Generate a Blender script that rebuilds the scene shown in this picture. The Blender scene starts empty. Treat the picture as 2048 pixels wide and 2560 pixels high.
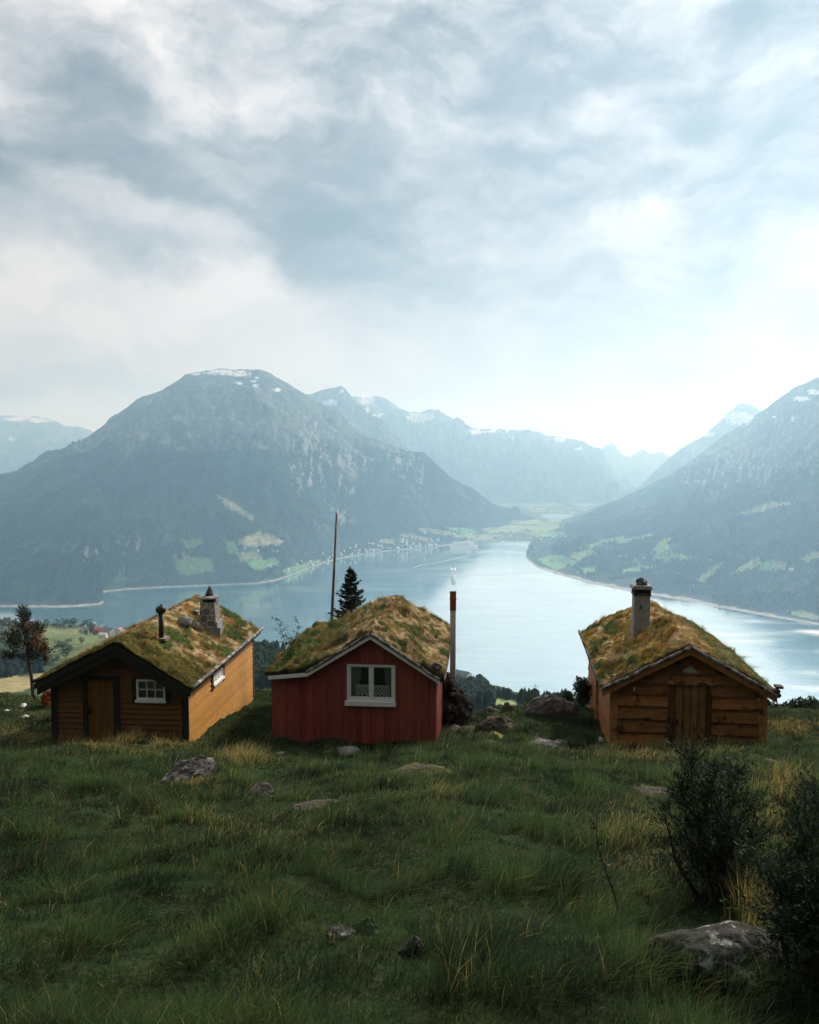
import bpy, bmesh, math, random
import numpy as np
from mathutils import Vector, Matrix, noise as mnoise
from mathutils.bvhtree import BVHTree
R = math.radians
random.seed(7)
rng = np.random.default_rng(7)
S = bpy.context.scene
C = S.collection

# ------------------------------------------------------------------ camera
F = 2000.0                      # focal length in pixels of the 2048 x 2560 photograph
PITCH = math.atan(130 / F)
cp, sp = math.cos(PITCH), math.sin(PITCH)
cam_d = bpy.data.cameras.new('camera')
cam = bpy.data.objects.new('camera', cam_d); C.objects.link(cam)
cam.rotation_euler = (math.pi / 2 - PITCH, 0, 0)
cam_d.sensor_fit = 'VERTICAL'; cam_d.sensor_height = 36; cam_d.lens = F / 2560 * 36
cam_d.clip_start = 0.1; cam_d.clip_end = 60000
S.camera = cam

def ray(px, py):
    dx, dv = (px - 1024) / F, (1280 - py) / F
    return np.array([dx, cp + dv * sp, -sp + dv * cp])
def at(px, py, Y):
    r = ray(px, py); return r * (Y / r[1])
def project(P):
    P = np.asarray(P); d = P[..., 1] * cp - P[..., 2] * sp; v = P[..., 1] * sp + P[..., 2] * cp
    return 1024 + F * P[..., 0] / d, 1280 - F * v / d

# ------------------------------------------------------------------ light, sky, exposure
SUN_EL, SUN_AZ = 35.0, 34.0     # degrees; azimuth clockwise from the view direction
SUN_POW = 3.8
sd = bpy.data.lights.new('sun', 'SUN'); so = bpy.data.objects.new('sun', sd); C.objects.link(so)
sd.energy = SUN_POW; sd.angle = R(5); sd.color = (1, .95, .87)
sv = Vector((math.sin(R(SUN_AZ)) * math.cos(R(SUN_EL)), math.cos(R(SUN_AZ)) * math.cos(R(SUN_EL)), math.sin(R(SUN_EL))))
so.rotation_euler = sv.to_track_quat('Z', 'Y').to_euler()
S.view_settings.view_transform = 'Standard'; S.view_settings.look = 'None'
S.view_settings.exposure = .34; S.view_settings.gamma = 1
cy = S.cycles
cy.max_bounces = 6; cy.diffuse_bounces = 2; cy.glossy_bounces = 3; cy.transmission_bounces = 4
cy.transparent_max_bounces = 8; cy.volume_bounces = 2; cy.sample_clamp_indirect = 4
cy.use_denoising = True; cy.use_adaptive_sampling = True; cy.adaptive_threshold = 0.01
try: cy.denoiser = 'OPENIMAGEDENOISE'
except Exception: pass

W = bpy.data.worlds.new('World'); S.world = W; W.use_nodes = True
def build_sky():
    nt = W.node_tree; N = nt.nodes; L = nt.links; N.clear()
    def n(t, **k):
        o = N.new(t)
        for a, b in k.items(): setattr(o, a, b)
        return o
    def math_(op, a, b=None, clamp=False):
        m = n('ShaderNodeMath', operation=op, use_clamp=clamp)
        for i, v in enumerate((a, b)):
            if v is None: continue
            if isinstance(v, (int, float)): m.inputs[i].default_value = v
            else: L.new(v, m.inputs[i])
        return m.outputs[0]
    tc = n('ShaderNodeTexCoord').outputs['Generated']
    sx = n('ShaderNodeSeparateXYZ'); L.new(tc, sx.inputs[0])
    az = math_('ARCTAN2', sx.outputs[0], sx.outputs[1])
    el = math_('ARCSINE', sx.outputs[2])
    uv = n('ShaderNodeCombineXYZ'); L.new(az, uv.inputs[0]); L.new(el, uv.inputs[1])
    # stretched, drifting cloud noise: finer towards the horizon, streaked along a slant
    mp = n('ShaderNodeMapping'); mp.inputs['Rotation'].default_value = (0, 0, R(28)); mp.inputs['Scale'].default_value = (2.6, 4.6, 1)
    L.new(uv.outputs[0], mp.inputs[0])
    nz = n('ShaderNodeTexNoise'); nz.inputs['Scale'].default_value = 2.2; nz.inputs['Detail'].default_value = 7; nz.inputs['Roughness'].default_value = .52
    nz.inputs['Distortion'].default_value = .35
    L.new(mp.outputs[0], nz.inputs['Vector'])
    wz = n('ShaderNodeTexNoise'); wz.inputs['Scale'].default_value = 5.5; wz.inputs['Detail'].default_value = 6; wz.inputs['Roughness'].default_value = .55
    L.new(uv.outputs[0], wz.inputs['Vector'])
    wv = n('ShaderNodeVectorMath', operation='SUBTRACT'); L.new(wz.outputs['Color'], wv.inputs[0]); wv.inputs[1].default_value = (.5, .5, .5)
    ws = n('ShaderNodeVectorMath', operation='MULTIPLY_ADD'); L.new(wv.outputs[0], ws.inputs[0]); ws.inputs[1].default_value = (.22, .16, 0); L.new(uv.outputs[0], ws.inputs[2])
    def ae(px, py):
        r = ray(px, py); r = r / np.linalg.norm(r)
        return math.atan2(r[0], r[1]), math.asin(r[2])
    # (px, py, rx, ry, slant, weight): the cloud masses, darker < 0 < brighter
    blobs = [(1000, 110, 780, 320, 8, -.56), (860, 500, 520, 320, -28, -.52), (0, 420, 700, 230, -12, -.86), (500, 420, 560, 190, -24, -.52),
             (40, 40, 480, 200, -25, -.40), (620, 640, 640, 130, -14, -.46), (1150, 470, 660, 280, 14, -.44), (1500, 180, 640, 380, 10, -.38), (1250, 740, 680, 120, 4, -.26),
             (80, 925, 560, 75, -4, -.34), (2050, 110, 640, 400, 0, -.40), (1380, 850, 900, 110, 0, -.12), (200, 240, 420, 120, -30, -.26), (1950, 400, 560, 220, 0, -.24),
             (420, 180, 200, 95, -38, .20), (700, 240, 150, 105, -45, .56), (340, 530, 360, 75, -18, .46), (1640, 500, 200, 100, 35, .24), (150, 740, 1000, 120, 0, .26), (900, 900, 1600, 160, 0, .08), (1750, 640, 1000, 420, 0, -.16), (1300, 1000, 700, 260, 0, -.10)]
    acc = None
    for px, py, rx, ry, sl, w in blobs:
        a, e = ae(px, py)
        m = n('ShaderNodeMapping', vector_type='TEXTURE')
        m.inputs['Location'].default_value = (a, e, 0); m.inputs['Rotation'].default_value = (0, 0, R(sl)); m.inputs['Scale'].default_value = (rx / F, ry / F, 1)
        L.new(ws.outputs[0], m.inputs[0])
        ln = n('ShaderNodeVectorMath', operation='LENGTH'); L.new(m.outputs[0], ln.inputs[0])
        mr = n('ShaderNodeMapRange', interpolation_type='SMOOTHERSTEP'); L.new(ln.outputs['Value'], mr.inputs[0])
        mr.inputs[1].default_value = 0; mr.inputs[2].default_value = 1.0; mr.inputs[3].default_value = w * (.66 if w < 0 else .9); mr.inputs[4].default_value = 0
        acc = mr.outputs[0] if acc is None else math_('ADD', acc, mr.outputs[0])
    # more contrast in the clouds overhead than at the horizon
    ca = n('ShaderNodeMapRange'); L.new(el, ca.inputs[0]); ca.inputs[1].default_value = 0.05; ca.inputs[2].default_value = .45; ca.inputs[3].default_value = .30; ca.inputs[4].default_value = 1.0
    mp2 = n('ShaderNodeMapping'); mp2.inputs['Rotation'].default_value = (0, 0, R(24)); mp2.inputs['Scale'].default_value = (4.5, 10, 1); L.new(ws.outputs[0], mp2.inputs[0])
    nf = n('ShaderNodeTexNoise'); nf.inputs['Scale'].default_value = 2.4; nf.inputs['Detail'].default_value = 8; nf.inputs['Roughness'].default_value = .58; L.new(mp2.outputs[0], nf.inputs['Vector'])
    nn = math_('MULTIPLY', math_('ADD', math_('MULTIPLY', math_('SUBTRACT', nz.outputs[0], .5), 1.35), math_('MULTIPLY', math_('SUBTRACT', nf.outputs[0], .5), 1.3)), ca.outputs[0])
    t = math_('ADD', math_('ADD', acc, nn), .76, True)
    cr = n('ShaderNodeValToRGB'); L.new(t, cr.inputs[0])
    el_ = cr.color_ramp.elements
    el_[0].position = .02; el_[0].color = (.17, .195, .215, 1)
    el_[1].position = 1; el_[1].color = (.76, .72, .70, 1)
    for p_, c_ in ((.25, (.25, .272, .29, 1)), (.48, (.395, .405, .42, 1)), (.70, (.555, .545, .545, 1)), (.86, (.67, .645, .63, 1))):
        e = cr.color_ramp.elements.new(p_); e.color = c_
    # sky dimmed behind the viewer to darken the fronts, low down to offset haze
    low = n('ShaderNodeMapRange'); L.new(el, low.inputs[0]); low.inputs[1].default_value = 0; low.inputs[2].default_value = .42; low.inputs[3].default_value = .64; low.inputs[4].default_value = 1.05
    back = n('ShaderNodeMapRange'); L.new(sx.outputs[1], back.inputs[0]); back.inputs[1].default_value = -.5; back.inputs[2].default_value = .35; back.inputs[3].default_value = .56; back.inputs[4].default_value = 1
    dull = n('ShaderNodeMix', data_type='RGBA', blend_type='MULTIPLY'); dull.inputs[0].default_value = 1
    L.new(cr.outputs[0], dull.inputs[6]); L.new(math_('MULTIPLY', back.outputs[0], low.outputs[0]), dull.inputs[7])
    sky = n('ShaderNodeTexSky', sky_type='NISHITA', sun_disc=False); sky.sun_elevation = R(SUN_EL); sky.sun_rotation = R(SUN_AZ)
    b1 = n('ShaderNodeBackground'); L.new(sky.outputs[0], b1.inputs[0]); b1.inputs[1].default_value = .06
    b2 = n('ShaderNodeBackground'); L.new(dull.outputs[2], b2.inputs[0]); b2.inputs[1].default_value = 1.0
    mx = n('ShaderNodeMixShader'); mx.inputs[0].default_value = .93; L.new(b1.outputs[0], mx.inputs[1]); L.new(b2.outputs[0], mx.inputs[2])
    out = n('ShaderNodeOutputWorld'); L.new(mx.outputs[0], out.inputs[0])
build_sky()

# ------------------------------------------------------------------ helpers
def vnoise(x, y, seed=0):
    x = np.asarray(x, float); y = np.asarray(y, float)
    xi = np.floor(x).astype(np.int64); yi = np.floor(y).astype(np.int64); xf = x - xi; yf = y - yi
    def g(ix, iy):
        h = (ix * 374761393 + iy * 668265263 + seed * 974711) & 0xffffffff
        h = ((h ^ (h >> 13)) * 1274126177) & 0xffffffff
        a = ((h ^ (h >> 16)) & 0xffff) / 65536.0 * 2 * np.pi
        return np.cos(a), np.sin(a)
    u = xf * xf * xf * (xf * (xf * 6 - 15) + 10); v = yf * yf * yf * (yf * (yf * 6 - 15) + 10)
    def d(ox, oy):
        a, b = g(xi + ox, yi + oy); return a * (xf - ox) + b * (yf - oy)
    n0 = d(0, 0) * (1 - u) + d(1, 0) * u; n1 = d(0, 1) * (1 - u) + d(1, 1) * u
    return (n0 * (1 - v) + n1 * v) * 1.5
def fbm(x, y, o=5, seed=0, gain=.5):
    s = 0; a = 1; f = 1
    for i in range(o):
        s = s + a * vnoise(np.asarray(x) * f, np.asarray(y) * f, seed + i * 17); a *= gain; f *= 2.03
    return s
def ridged(x, y, o=5, seed=0):
    s = 0; a = 1; f = 1
    for i in range(o):
        s = s + a * (1 - 2 * np.abs(vnoise(np.asarray(x) * f, np.asarray(y) * f, seed + i * 31))); a *= .5; f *= 2.1
    return s
def sstep(a, b, x):
    t = np.clip((np.asarray(x, float) - a) / (b - a), 0, 1); return t * t * (3 - 2 * t)

def tag(o, label=None, cat=None, group=None, kind=None):
    if label: o['label'] = label
    if cat: o['category'] = cat
    if group: o['group'] = group
    if kind: o['kind'] = kind
    return o
def empty(name, loc=(0, 0, 0), rz=0, label=None, cat=None, group=None):
    o = bpy.data.objects.new(name, None); C.objects.link(o); o.location = loc; o.rotation_euler = (0, 0, rz)
    o.empty_display_size = .2
    return tag(o, label, cat, group)
def link(name, me, mat, parent=None, loc=None):
    o = bpy.data.objects.new(name, me); C.objects.link(o)
    if mat and not me.materials: me.materials.append(mat)
    if parent: o.parent = parent
    if loc is not None: o.location = loc
    return o
def np_mesh(name, V, quads=None, tris=None, col=None, smooth=False):
    me = bpy.data.meshes.new(name); V = np.asarray(V, np.float32)
    me.vertices.add(len(V)); me.vertices.foreach_set('co', V.ravel())
    parts, starts, n = [], [], 0
    for A, k in ((quads, 4), (tris, 3)):
        if A is None or len(A) == 0: continue
        A = np.asarray(A, np.int32); parts.append(A.ravel()); starts.append(n + np.arange(len(A)) * k); n += A.size
    me.loops.add(n); me.loops.foreach_set('vertex_index', np.concatenate(parts))
    st = np.concatenate(starts).astype(np.int32); me.polygons.add(len(st)); me.polygons.foreach_set('loop_start', st)
    if smooth: me.polygons.foreach_set('use_smooth', np.ones(len(st), bool))
    me.update(calc_edges=True)
    if col is not None:
        c = np.ones((len(V), 4), np.float32); c[:, :3] = np.asarray(col)[:, :3]
        me.attributes.new('Col', 'FLOAT_COLOR', 'POINT').data.foreach_set('color', c.ravel())
    return me
def grid_quads(nu, nv):
    i = np.arange(nu - 1)[:, None] * nv + np.arange(nv - 1)[None]
    return np.stack([i, i + nv, i + nv + 1, i + 1], -1).reshape(-1, 4)

class MB:
    """collects boxes, tubes and lumps into ONE mesh"""
    def __init__(s): s.V = []; s.Fc = []; s.K = []
    def add(s, verts, faces, col=(1, 1, 1)):
        b = len(s.V); s.V += [tuple(v) for v in verts]; s.Fc += [tuple(b + i for i in f) for f in faces]; s.K += [tuple(col)] * len(verts)
    def hexa(s, v, col=(1, 1, 1)):       # v: 4 bottom (ccw) + 4 top
        s.add(v, [(3, 2, 1, 0), (4, 5, 6, 7), (0, 1, 5, 4), (1, 2, 6, 5), (2, 3, 7, 6), (3, 0, 4, 7)], col)
    def box(s, x0, x1, y0, y1, z0, z1, col=(1, 1, 1), tr=None):
        v = [(x0, y0, z0), (x1, y0, z0), (x1, y1, z0), (x0, y1, z0), (x0, y0, z1), (x1, y0, z1), (x1, y1, z1), (x0, y1, z1)]
        s.hexa([tr(*p) for p in v] if tr else v, col)
    def bar(s, a, b, w, h, up=(0, 0, 1), col=(1, 1, 1)):   # box from a to b
        a, b = Vector(a), Vector(b); d = (b - a).normalized(); r = d.cross(Vector(up)).normalized(); u = r.cross(d)
        s.hexa([a - r * w / 2 - u * h / 2, a + r * w / 2 - u * h / 2, b + r * w / 2 - u * h / 2, b - r * w / 2 - u * h / 2,
                a - r * w / 2 + u * h / 2, a + r * w / 2 + u * h / 2, b + r * w / 2 + u * h / 2, b - r * w / 2 + u * h / 2], col)
    def tube(s, pts, rad, n=8, col=(1, 1, 1), cap=True):
        pts = [Vector(p) for p in pts]; b = len(s.V); rings = []
        for i, p in enumerate(pts):
            d = (pts[min(i + 1, len(pts) - 1)] - pts[max(i - 1, 0)]).normalized()
            r = d.cross(Vector((.31, .95, .07))).normalized(); u = d.cross(r)
            rr = rad[i] if isinstance(rad, (list, tuple)) else rad
            for k in range(n):
                a = 2 * math.pi * k / n; s.V.append(tuple(p + (r * math.cos(a) + u * math.sin(a)) * rr)); s.K.append(tuple(col))
        for i in range(len(pts) - 1):
            for k in range(n):
                k2 = (k + 1) % n; s.Fc.append((b + i * n + k, b + i * n + k2, b + (i + 1) * n + k2, b + (i + 1) * n + k))
        if cap:
            s.Fc.append(tuple(b + k for k in range(n))[::-1]); s.Fc.append(tuple(b + (len(pts) - 1) * n + k for k in range(n)))
    def lathe(s, prof, n=14, c=(0, 0, 0), col=(1, 1, 1), wob=0, seed=0):
        b = len(s.V)
        for i, (r, z) in enumerate(prof):
            for k in range(n):
                a = 2 * math.pi * k / n; q = 1 + wob * mnoise.noise(Vector((math.cos(a) * 1.7 + seed, math.sin(a) * 1.7, z * 4)))
                s.V.append((c[0] + r * q * math.cos(a), c[1] + r * q * math.sin(a), c[2] + z)); s.K.append(tuple(col))
        for i in range(len(prof) - 1):
            for k in range(n):
                k2 = (k + 1) % n; s.Fc.append((b + i * n + k, b + i * n + k2, b + (i + 1) * n + k2, b + (i + 1) * n + k))
        s.Fc.append(tuple(b + k for k in range(n))[::-1]); s.Fc.append(tuple(b + (len(prof) - 1) * n + k for k in range(n)))
    def lump(s, c, r, seed=0, sub=2, rough=.25, col=(1, 1, 1), cuts=6):
        bm = bmesh.new(); bmesh.ops.create_icosphere(bm, subdivisions=sub, radius=1); rs = random.Random(seed)
        pl = [(Vector((rs.uniform(-1, 1), rs.uniform(-1, 1), rs.uniform(-.6, 1))).normalized(), rs.uniform(.45, .88)) for _ in range(cuts)]
        o = Vector((rs.uniform(-50, 50), rs.uniform(-50, 50), 0)); V = []
        for v in bm.verts:
            p = v.co.copy()
            for nn, d in pl:
                e = p.dot(nn) - d
                if e > 0: p -= nn * e * .85
            p *= 1 + rough * (mnoise.noise(p * 1.6 + o) + .55 * mnoise.noise(p * 4 + o) + (.5 * (.3 - abs(mnoise.noise(p * 6 + o))) + .28 * mnoise.noise(p * 13 + o) if sub > 2 else 0))
            V.append((c[0] + p.x * r[0], c[1] + p.y * r[1], c[2] + p.z * r[2]))
        bm.verts.index_update(); fs = [[v.index for v in f.verts] for f in bm.faces]; bm.free()
        s.add(V, fs, col)
    def cards(s, P, U, Vv, col):         # leaf quads: centre P, half axes U, Vv (numpy)
        b = len(s.V); n = len(P)
        q = np.stack([P - U, P - Vv * .8 + U * .1, P + U, P + Vv * .8 + U * .1], 1).reshape(-1, 3)
        s.V += [tuple(x) for x in q]; s.Fc += [(b + 4 * i, b + 4 * i + 1, b + 4 * i + 2, b + 4 * i + 3) for i in range(n)]
        for cc in np.broadcast_to(np.asarray(col), (n, 3)): s.K += [tuple(cc)] * 4
    def mesh(s, name, smooth=False):
        me = bpy.data.meshes.new(name); me.from_pydata(s.V, [], s.Fc); me.update()
        c = np.ones((len(s.V), 4), np.float32); c[:, :3] = np.array(s.K)
        me.attributes.new('Col', 'FLOAT_COLOR', 'POINT').data.foreach_set('color', c.ravel())
        if smooth: me.polygons.foreach_set('use_smooth', np.ones(len(me.polygons), bool))
        return me
    def build(s, name, mat, parent=None, smooth=False, loc=None): return link(name, s.mesh(name, smooth), mat, parent, loc)

# ------------------------------------------------------------------ materials
def nodes(name):
    m = bpy.data.materials.new(name); m.use_nodes = True; return m, m.node_tree.nodes, m.node_tree.links, m.node_tree.nodes['Principled BSDF']
def mat(name, c1, c2=None, scale=6, stretch=(1, 1, 1), rough=.8, bump=.3, bscale=None, attr=True, spec=.25, lo=.35, hi=.65, c3=None, s3=2, t3=.62, detail=6, metal=0, bdist=.01):
    """noise-mottled surface: c1..c2 over a stretched noise, c3 in patches, times the mesh's own colour attribute"""
    m, N, L, B = nodes(name)
    tc = N.new('ShaderNodeTexCoord'); mp = N.new('ShaderNodeMapping'); mp.inputs['Scale'].default_value = stretch; L.new(tc.outputs['Object'], mp.inputs[0])
    nz = N.new('ShaderNodeTexNoise'); nz.inputs['Scale'].default_value = scale; nz.inputs['Detail'].default_value = detail; nz.inputs['Roughness'].default_value = .6; L.new(mp.outputs[0], nz.inputs['Vector'])
    mr = N.new('ShaderNodeMapRange'); L.new(nz.outputs[0], mr.inputs[0]); mr.inputs[1].default_value = lo; mr.inputs[2].default_value = hi
    mx = N.new('ShaderNodeMix'); mx.data_type = 'RGBA'; L.new(mr.outputs[0], mx.inputs[0]); mx.inputs[6].default_value = (*c1, 1); mx.inputs[7].default_value = (*(c2 or c1), 1)
    out = mx.outputs[2]
    if c3:
        n3 = N.new('ShaderNodeTexNoise'); n3.inputs['Scale'].default_value = s3; n3.inputs['Detail'].default_value = 8; n3.inputs['Roughness'].default_value = .65; L.new(tc.outputs['Object'], n3.inputs['Vector'])
        r3 = N.new('ShaderNodeMapRange'); L.new(n3.outputs[0], r3.inputs[0]); r3.inputs[1].default_value = t3 - .04; r3.inputs[2].default_value = t3 + .04
        m3 = N.new('ShaderNodeMix'); m3.data_type = 'RGBA'; L.new(r3.outputs[0], m3.inputs[0]); L.new(out, m3.inputs[6]); m3.inputs[7].default_value = (*c3, 1); out = m3.outputs[2]
    if attr:
        at_ = N.new('ShaderNodeAttribute'); at_.attribute_name = 'Col'
        mm = N.new('ShaderNodeMix'); mm.data_type = 'RGBA'; mm.blend_type = 'MULTIPLY'; mm.inputs[0].default_value = 1; L.new(out, mm.inputs[6]); L.new(at_.outputs[0], mm.inputs[7]); out = mm.outputs[2]
    L.new(out, B.inputs['Base Color']); B.inputs['Roughness'].default_value = rough; B.inputs['Specular IOR Level'].default_value = spec; B.inputs['Metallic'].default_value = metal
    if bump:
        bn = nz
        if bscale:
            bn = N.new('ShaderNodeTexNoise'); bn.inputs['Scale'].default_value = bscale; bn.inputs['Detail'].default_value = 6; L.new(mp.outputs[0], bn.inputs['Vector'])
        bp = N.new('ShaderNodeBump'); bp.inputs['Strength'].default_value = bump; bp.inputs['Distance'].default_value = bdist; L.new(bn.outputs[0], bp.inputs['Height']); L.new(bp.outputs[0], B.inputs['Normal'])
    return m
def leaf_mat(name, trans=.3, rough=.6, spec=.2):
    m, N, L, B = nodes(name)
    a = N.new('ShaderNodeAttribute'); a.attribute_name = 'Col'; L.new(a.outputs[0], B.inputs['Base Color']); B.inputs['Roughness'].default_value = rough; B.inputs['Specular IOR Level'].default_value = spec
    t = N.new('ShaderNodeBsdfTranslucent'); L.new(a.outputs[0], t.inputs[0]); mx = N.new('ShaderNodeMixShader'); mx.inputs[0].default_value = trans
    L.new(B.outputs[0], mx.inputs[1]); L.new(t.outputs[0], mx.inputs[2]); L.new(mx.outputs[0], N['Material Output'].inputs[0])
    return m
def terrain_mat(name, s1, s2, bump=1, dist=4, amp=(.6, 1.45)):
    m, N, L, B = nodes(name)
    a = N.new('ShaderNodeAttribute'); a.attribute_name = 'Col'; tc = N.new('ShaderNodeTexCoord')
    n1 = N.new('ShaderNodeTexNoise'); n1.inputs['Scale'].default_value = s1; n1.inputs['Detail'].default_value = 8; n1.inputs['Roughness'].default_value = .7; L.new(tc.outputs['Object'], n1.inputs['Vector'])
    mr = N.new('ShaderNodeMapRange'); L.new(n1.outputs[0], mr.inputs[0]); mr.inputs[1].default_value = .3; mr.inputs[2].default_value = .7; mr.inputs[3].default_value = amp[0]; mr.inputs[4].default_value = amp[1]
    mm = N.new('ShaderNodeVectorMath'); mm.operation = 'SCALE'; L.new(a.outputs[0], mm.inputs[0]); L.new(mr.outputs[0], mm.inputs['Scale']); L.new(mm.outputs[0], B.inputs['Base Color'])
    n2 = N.new('ShaderNodeTexNoise'); n2.inputs['Scale'].default_value = s2; n2.inputs['Detail'].default_value = 4; L.new(tc.outputs['Object'], n2.inputs['Vector'])
    bp = N.new('ShaderNodeBump'); bp.inputs['Strength'].default_value = bump; bp.inputs['Distance'].default_value = dist; L.new(n2.outputs[0], bp.inputs['Height']); L.new(bp.outputs[0], B.inputs['Normal'])
    B.inputs['Roughness'].default_value = .95; B.inputs['Specular IOR Level'].default_value = .08
    return m

M_leaf = leaf_mat('leaf_surface'); M_needle = leaf_mat('needle_surface', .12, .7); M_grass = leaf_mat('grass_surface', .32, .62, .15)
M_rock = mat('lichen_rock', (.022, .021, .021), (.12, .112, .108), 4.5, (1, 1, 2.2), rough=.92, bump=1, bscale=11, c3=(.30, .30, .29), s3=4.5, t3=.60, bdist=.06)
M_bark = mat('bark', (.05, .038, .03), (.13, .10, .085), 14, (1, 1, .25), rough=.95, bump=.7)
M_ochre_shaded = mat('ochre_boards_shaded', (.11, .050, .016), (.19, .088, .026), 3, (1, 1, 14), rough=.62, bump=.25)  # the side wall's ochre, darkened to put the front's shade into the colour
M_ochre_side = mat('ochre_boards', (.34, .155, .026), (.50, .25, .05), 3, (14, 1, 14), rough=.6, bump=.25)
M_dark = mat('dark_stained_wood', (.018, .016, .014), (.040, .034, .03), 5, (8, 8, 2), rough=.7, bump=.25)
M_red = mat('red_painted_boards', (.25, .050, .041), (.37, .082, .064), 2.6, (12, 12, 1), rough=.62, bump=.25, c3=(.16, .035, .028), s3=6, t3=.66)
M_white = mat('white_paint', (.78, .78, .77), (.90, .90, .89), 9, (3, 3, 3), rough=.6, bump=.15, c3=(.42, .40, .37), s3=16, t3=.68)
M_brown = mat('brown_stained_boards', (.22, .082, .024), (.44, .18, .054), 2.2, (1, 1, 12), rough=.62, bump=.45, c3=(.10, .04, .014), s3=3, t3=.60)
M_brown_v = mat('brown_stained_planks', (.27, .115, .036), (.58, .28, .095), 2.2, (12, 12, 1), rough=.62, bump=.45, c3=(.09, .035, .014), s3=3, t3=.60)
M_birch = mat('weathered_log', (.07, .062, .058), (.42, .41, .39), 7, (1, 1, 1), rough=.9, bump=.8, lo=.42, hi=.62)
M_grey = mat('grey_concrete', (.22, .215, .205), (.34, .33, .315), 7, rough=.9, bump=.4, c3=(.09, .085, .08), s3=3)
M_black = mat('black_iron', (.012, .012, .012), (.025, .024, .023), 12, rough=.5, bump=.1)
M_stone = mat('dry_stones', (.12, .115, .11), (.34, .33, .32), 4, rough=.9, bump=.8, bscale=18, bdist=.02)
M_soil = mat('dark_soil', (.012, .010, .008), (.04, .03, .022), 6, rough=1, bump=.8)
M_fabric = mat('blue_grey_curtain', (.34, .39, .43), (.52, .57, .60), 6, (20, 20, 1), rough=.9, bump=.2)
M_lace = mat('white_lace', (.82, .83, .81), (.90, .90, .88), 30, rough=.9, bump=.1)
M_rust = mat('rusty_red_brick', (.16, .035, .02), (.30, .075, .04), 8, rough=.85, bump=.4)
M_sod = mat('sod', (.6, .6, .6), (1.35, 1.35, 1.35), 9, rough=1, bump=1, bscale=28, spec=.05, bdist=.05)
def glass_mat():
    m, N, L, B = nodes('window_glass')
    t = N.new('ShaderNodeBsdfTransparent'); t.inputs[0].default_value = (.93, .95, .95, 1); g = N.new('ShaderNodeBsdfGlossy'); g.inputs['Roughness'].default_value = .03
    lw = N.new('ShaderNodeLayerWeight'); lw.inputs[0].default_value = .35; mr = N.new('ShaderNodeMapRange'); L.new(lw.outputs['Fresnel'], mr.inputs[0]); mr.inputs[3].default_value = .05; mr.inputs[4].default_value = .8
    mx = N.new('ShaderNodeMixShader'); L.new(mr.outputs[0], mx.inputs[0]); L.new(t.outputs[0], mx.inputs[1]); L.new(g.outputs[0], mx.inputs[2]); L.new(mx.outputs[0], N['Material Output'].inputs[0])
    return m
M_glass = glass_mat()

# ------------------------------------------------------------------ near land
WATER = -550.0
EDGE_X = [-600, 0, 100, 200, 300, 420, 560, 640, 690, 800, 1000, 1100, 1140, 1200, 1230, 1290, 1320, 1400, 1480, 1700, 1900, 2048, 2700]
EDGE_Y = [1540, 1556, 1566, 1572, 1592, 1606, 1618, 1624, 1634, 1660, 1676, 1690, 1698, 1722, 1734, 1746, 1760, 1778, 1790, 1806, 1812, 1806, 1800]
EDGE_D = [1400, 1400, 1350, 1300, 1250, 1100, 850, 700, 620, 700, 900, 1200, 1250, 900, 700, 600, 420, 300, 260, 240, 220, 220, 220]
def near_h(X, Y):
    z = -1.72 - .2867 * np.minimum(Y, 22.4)
    z = z - .10 * np.clip(Y - 22.4, 0, 5.5) - .16 * np.clip(Y - 27.9, 0, 4.5) - .5 * np.clip(Y - 32.4, 0, 60)
    z = z - .26 * sstep(26.3, 29, Y) * sstep(.6, 2.6, X) * np.clip(Y - 26.3, 0, 30)
    z = z + .20 * fbm(X * .16, Y * .16, 3, 3) + .15 * fbm(X * .75, Y * .75, 3, 9) * sstep(0, 3, np.abs(Y))
    z = z + .35 * sstep(15, 22, X) * sstep(30, 18, Y) - .25 * sstep(-6, -12, X) * sstep(20, 28, Y)
    return z
def far_h(X, Y):
    Y = np.maximum(Y, 1.0); px = 1024 + F * X / Y * .995
    def sl(py): return (py - 1150) / F * (1 + .0)
    se = sl(np.interp(px, EDGE_X, EDGE_Y)); ye = np.interp(px, EDGE_X, EDGE_D)
    q = np.clip((Y - 45) / (ye - 45), 0, 1)
    s = se + (.40 - se) * (1 - q) ** 2.0 * sstep(1.0, .0, q) ** .35
    z = -s * Y + np.clip(Y / 90, 0, 6) * fbm(X / 70, Y / 70, 4, 5)
    zb = -se * ye - .75 * (Y - ye)
    return np.where(Y > ye, np.maximum(zb, WATER - 12), z)
def land(X, Y):
    X = np.asarray(X, float); Y = np.asarray(Y, float); w = sstep(38, 62, Y)
    return near_h(X, Y) * (1 - w) + far_h(X, Y) * w
def hz(x, y): return float(land(x, y))
def ground_at(px, py):
    r = ray(px, py); ys = np.arange(2.5, 60, .02); P = r[None] * (ys / r[1])[:, None]
    hit = np.nonzero(P[:, 2] <= land(P[:, 0], P[:, 1]))[0]
    return P[hit[0]] if len(hit) else P[-1]

gx = np.linspace(-48, 48, 420); gy = np.concatenate([np.linspace(-30, 2, 60), np.linspace(2.15, 36, 330), np.linspace(36.6, 70, 40)])
GX, GY = np.meshgrid(gx, gy, indexing='ij'); GZ = land(GX, GY)
V = np.stack([GX, GY, GZ], -1).reshape(-1, 3)
a = fbm(V[:, 0] * .5, V[:, 1] * .5, 4, 21)[:, None]
gc = np.array([.022, .034, .014]) * (1 + .5 * a)
o = link('ground', np_mesh('ground', V, grid_quads(len(gx), len(gy)), col=gc, smooth=True), mat('turf_soil', (.7, .7, .7), (1.3, 1.3, 1.3), 7, rough=1, bump=1, bscale=20, spec=.03, bdist=.04)); tag(o, kind='structure')

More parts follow.
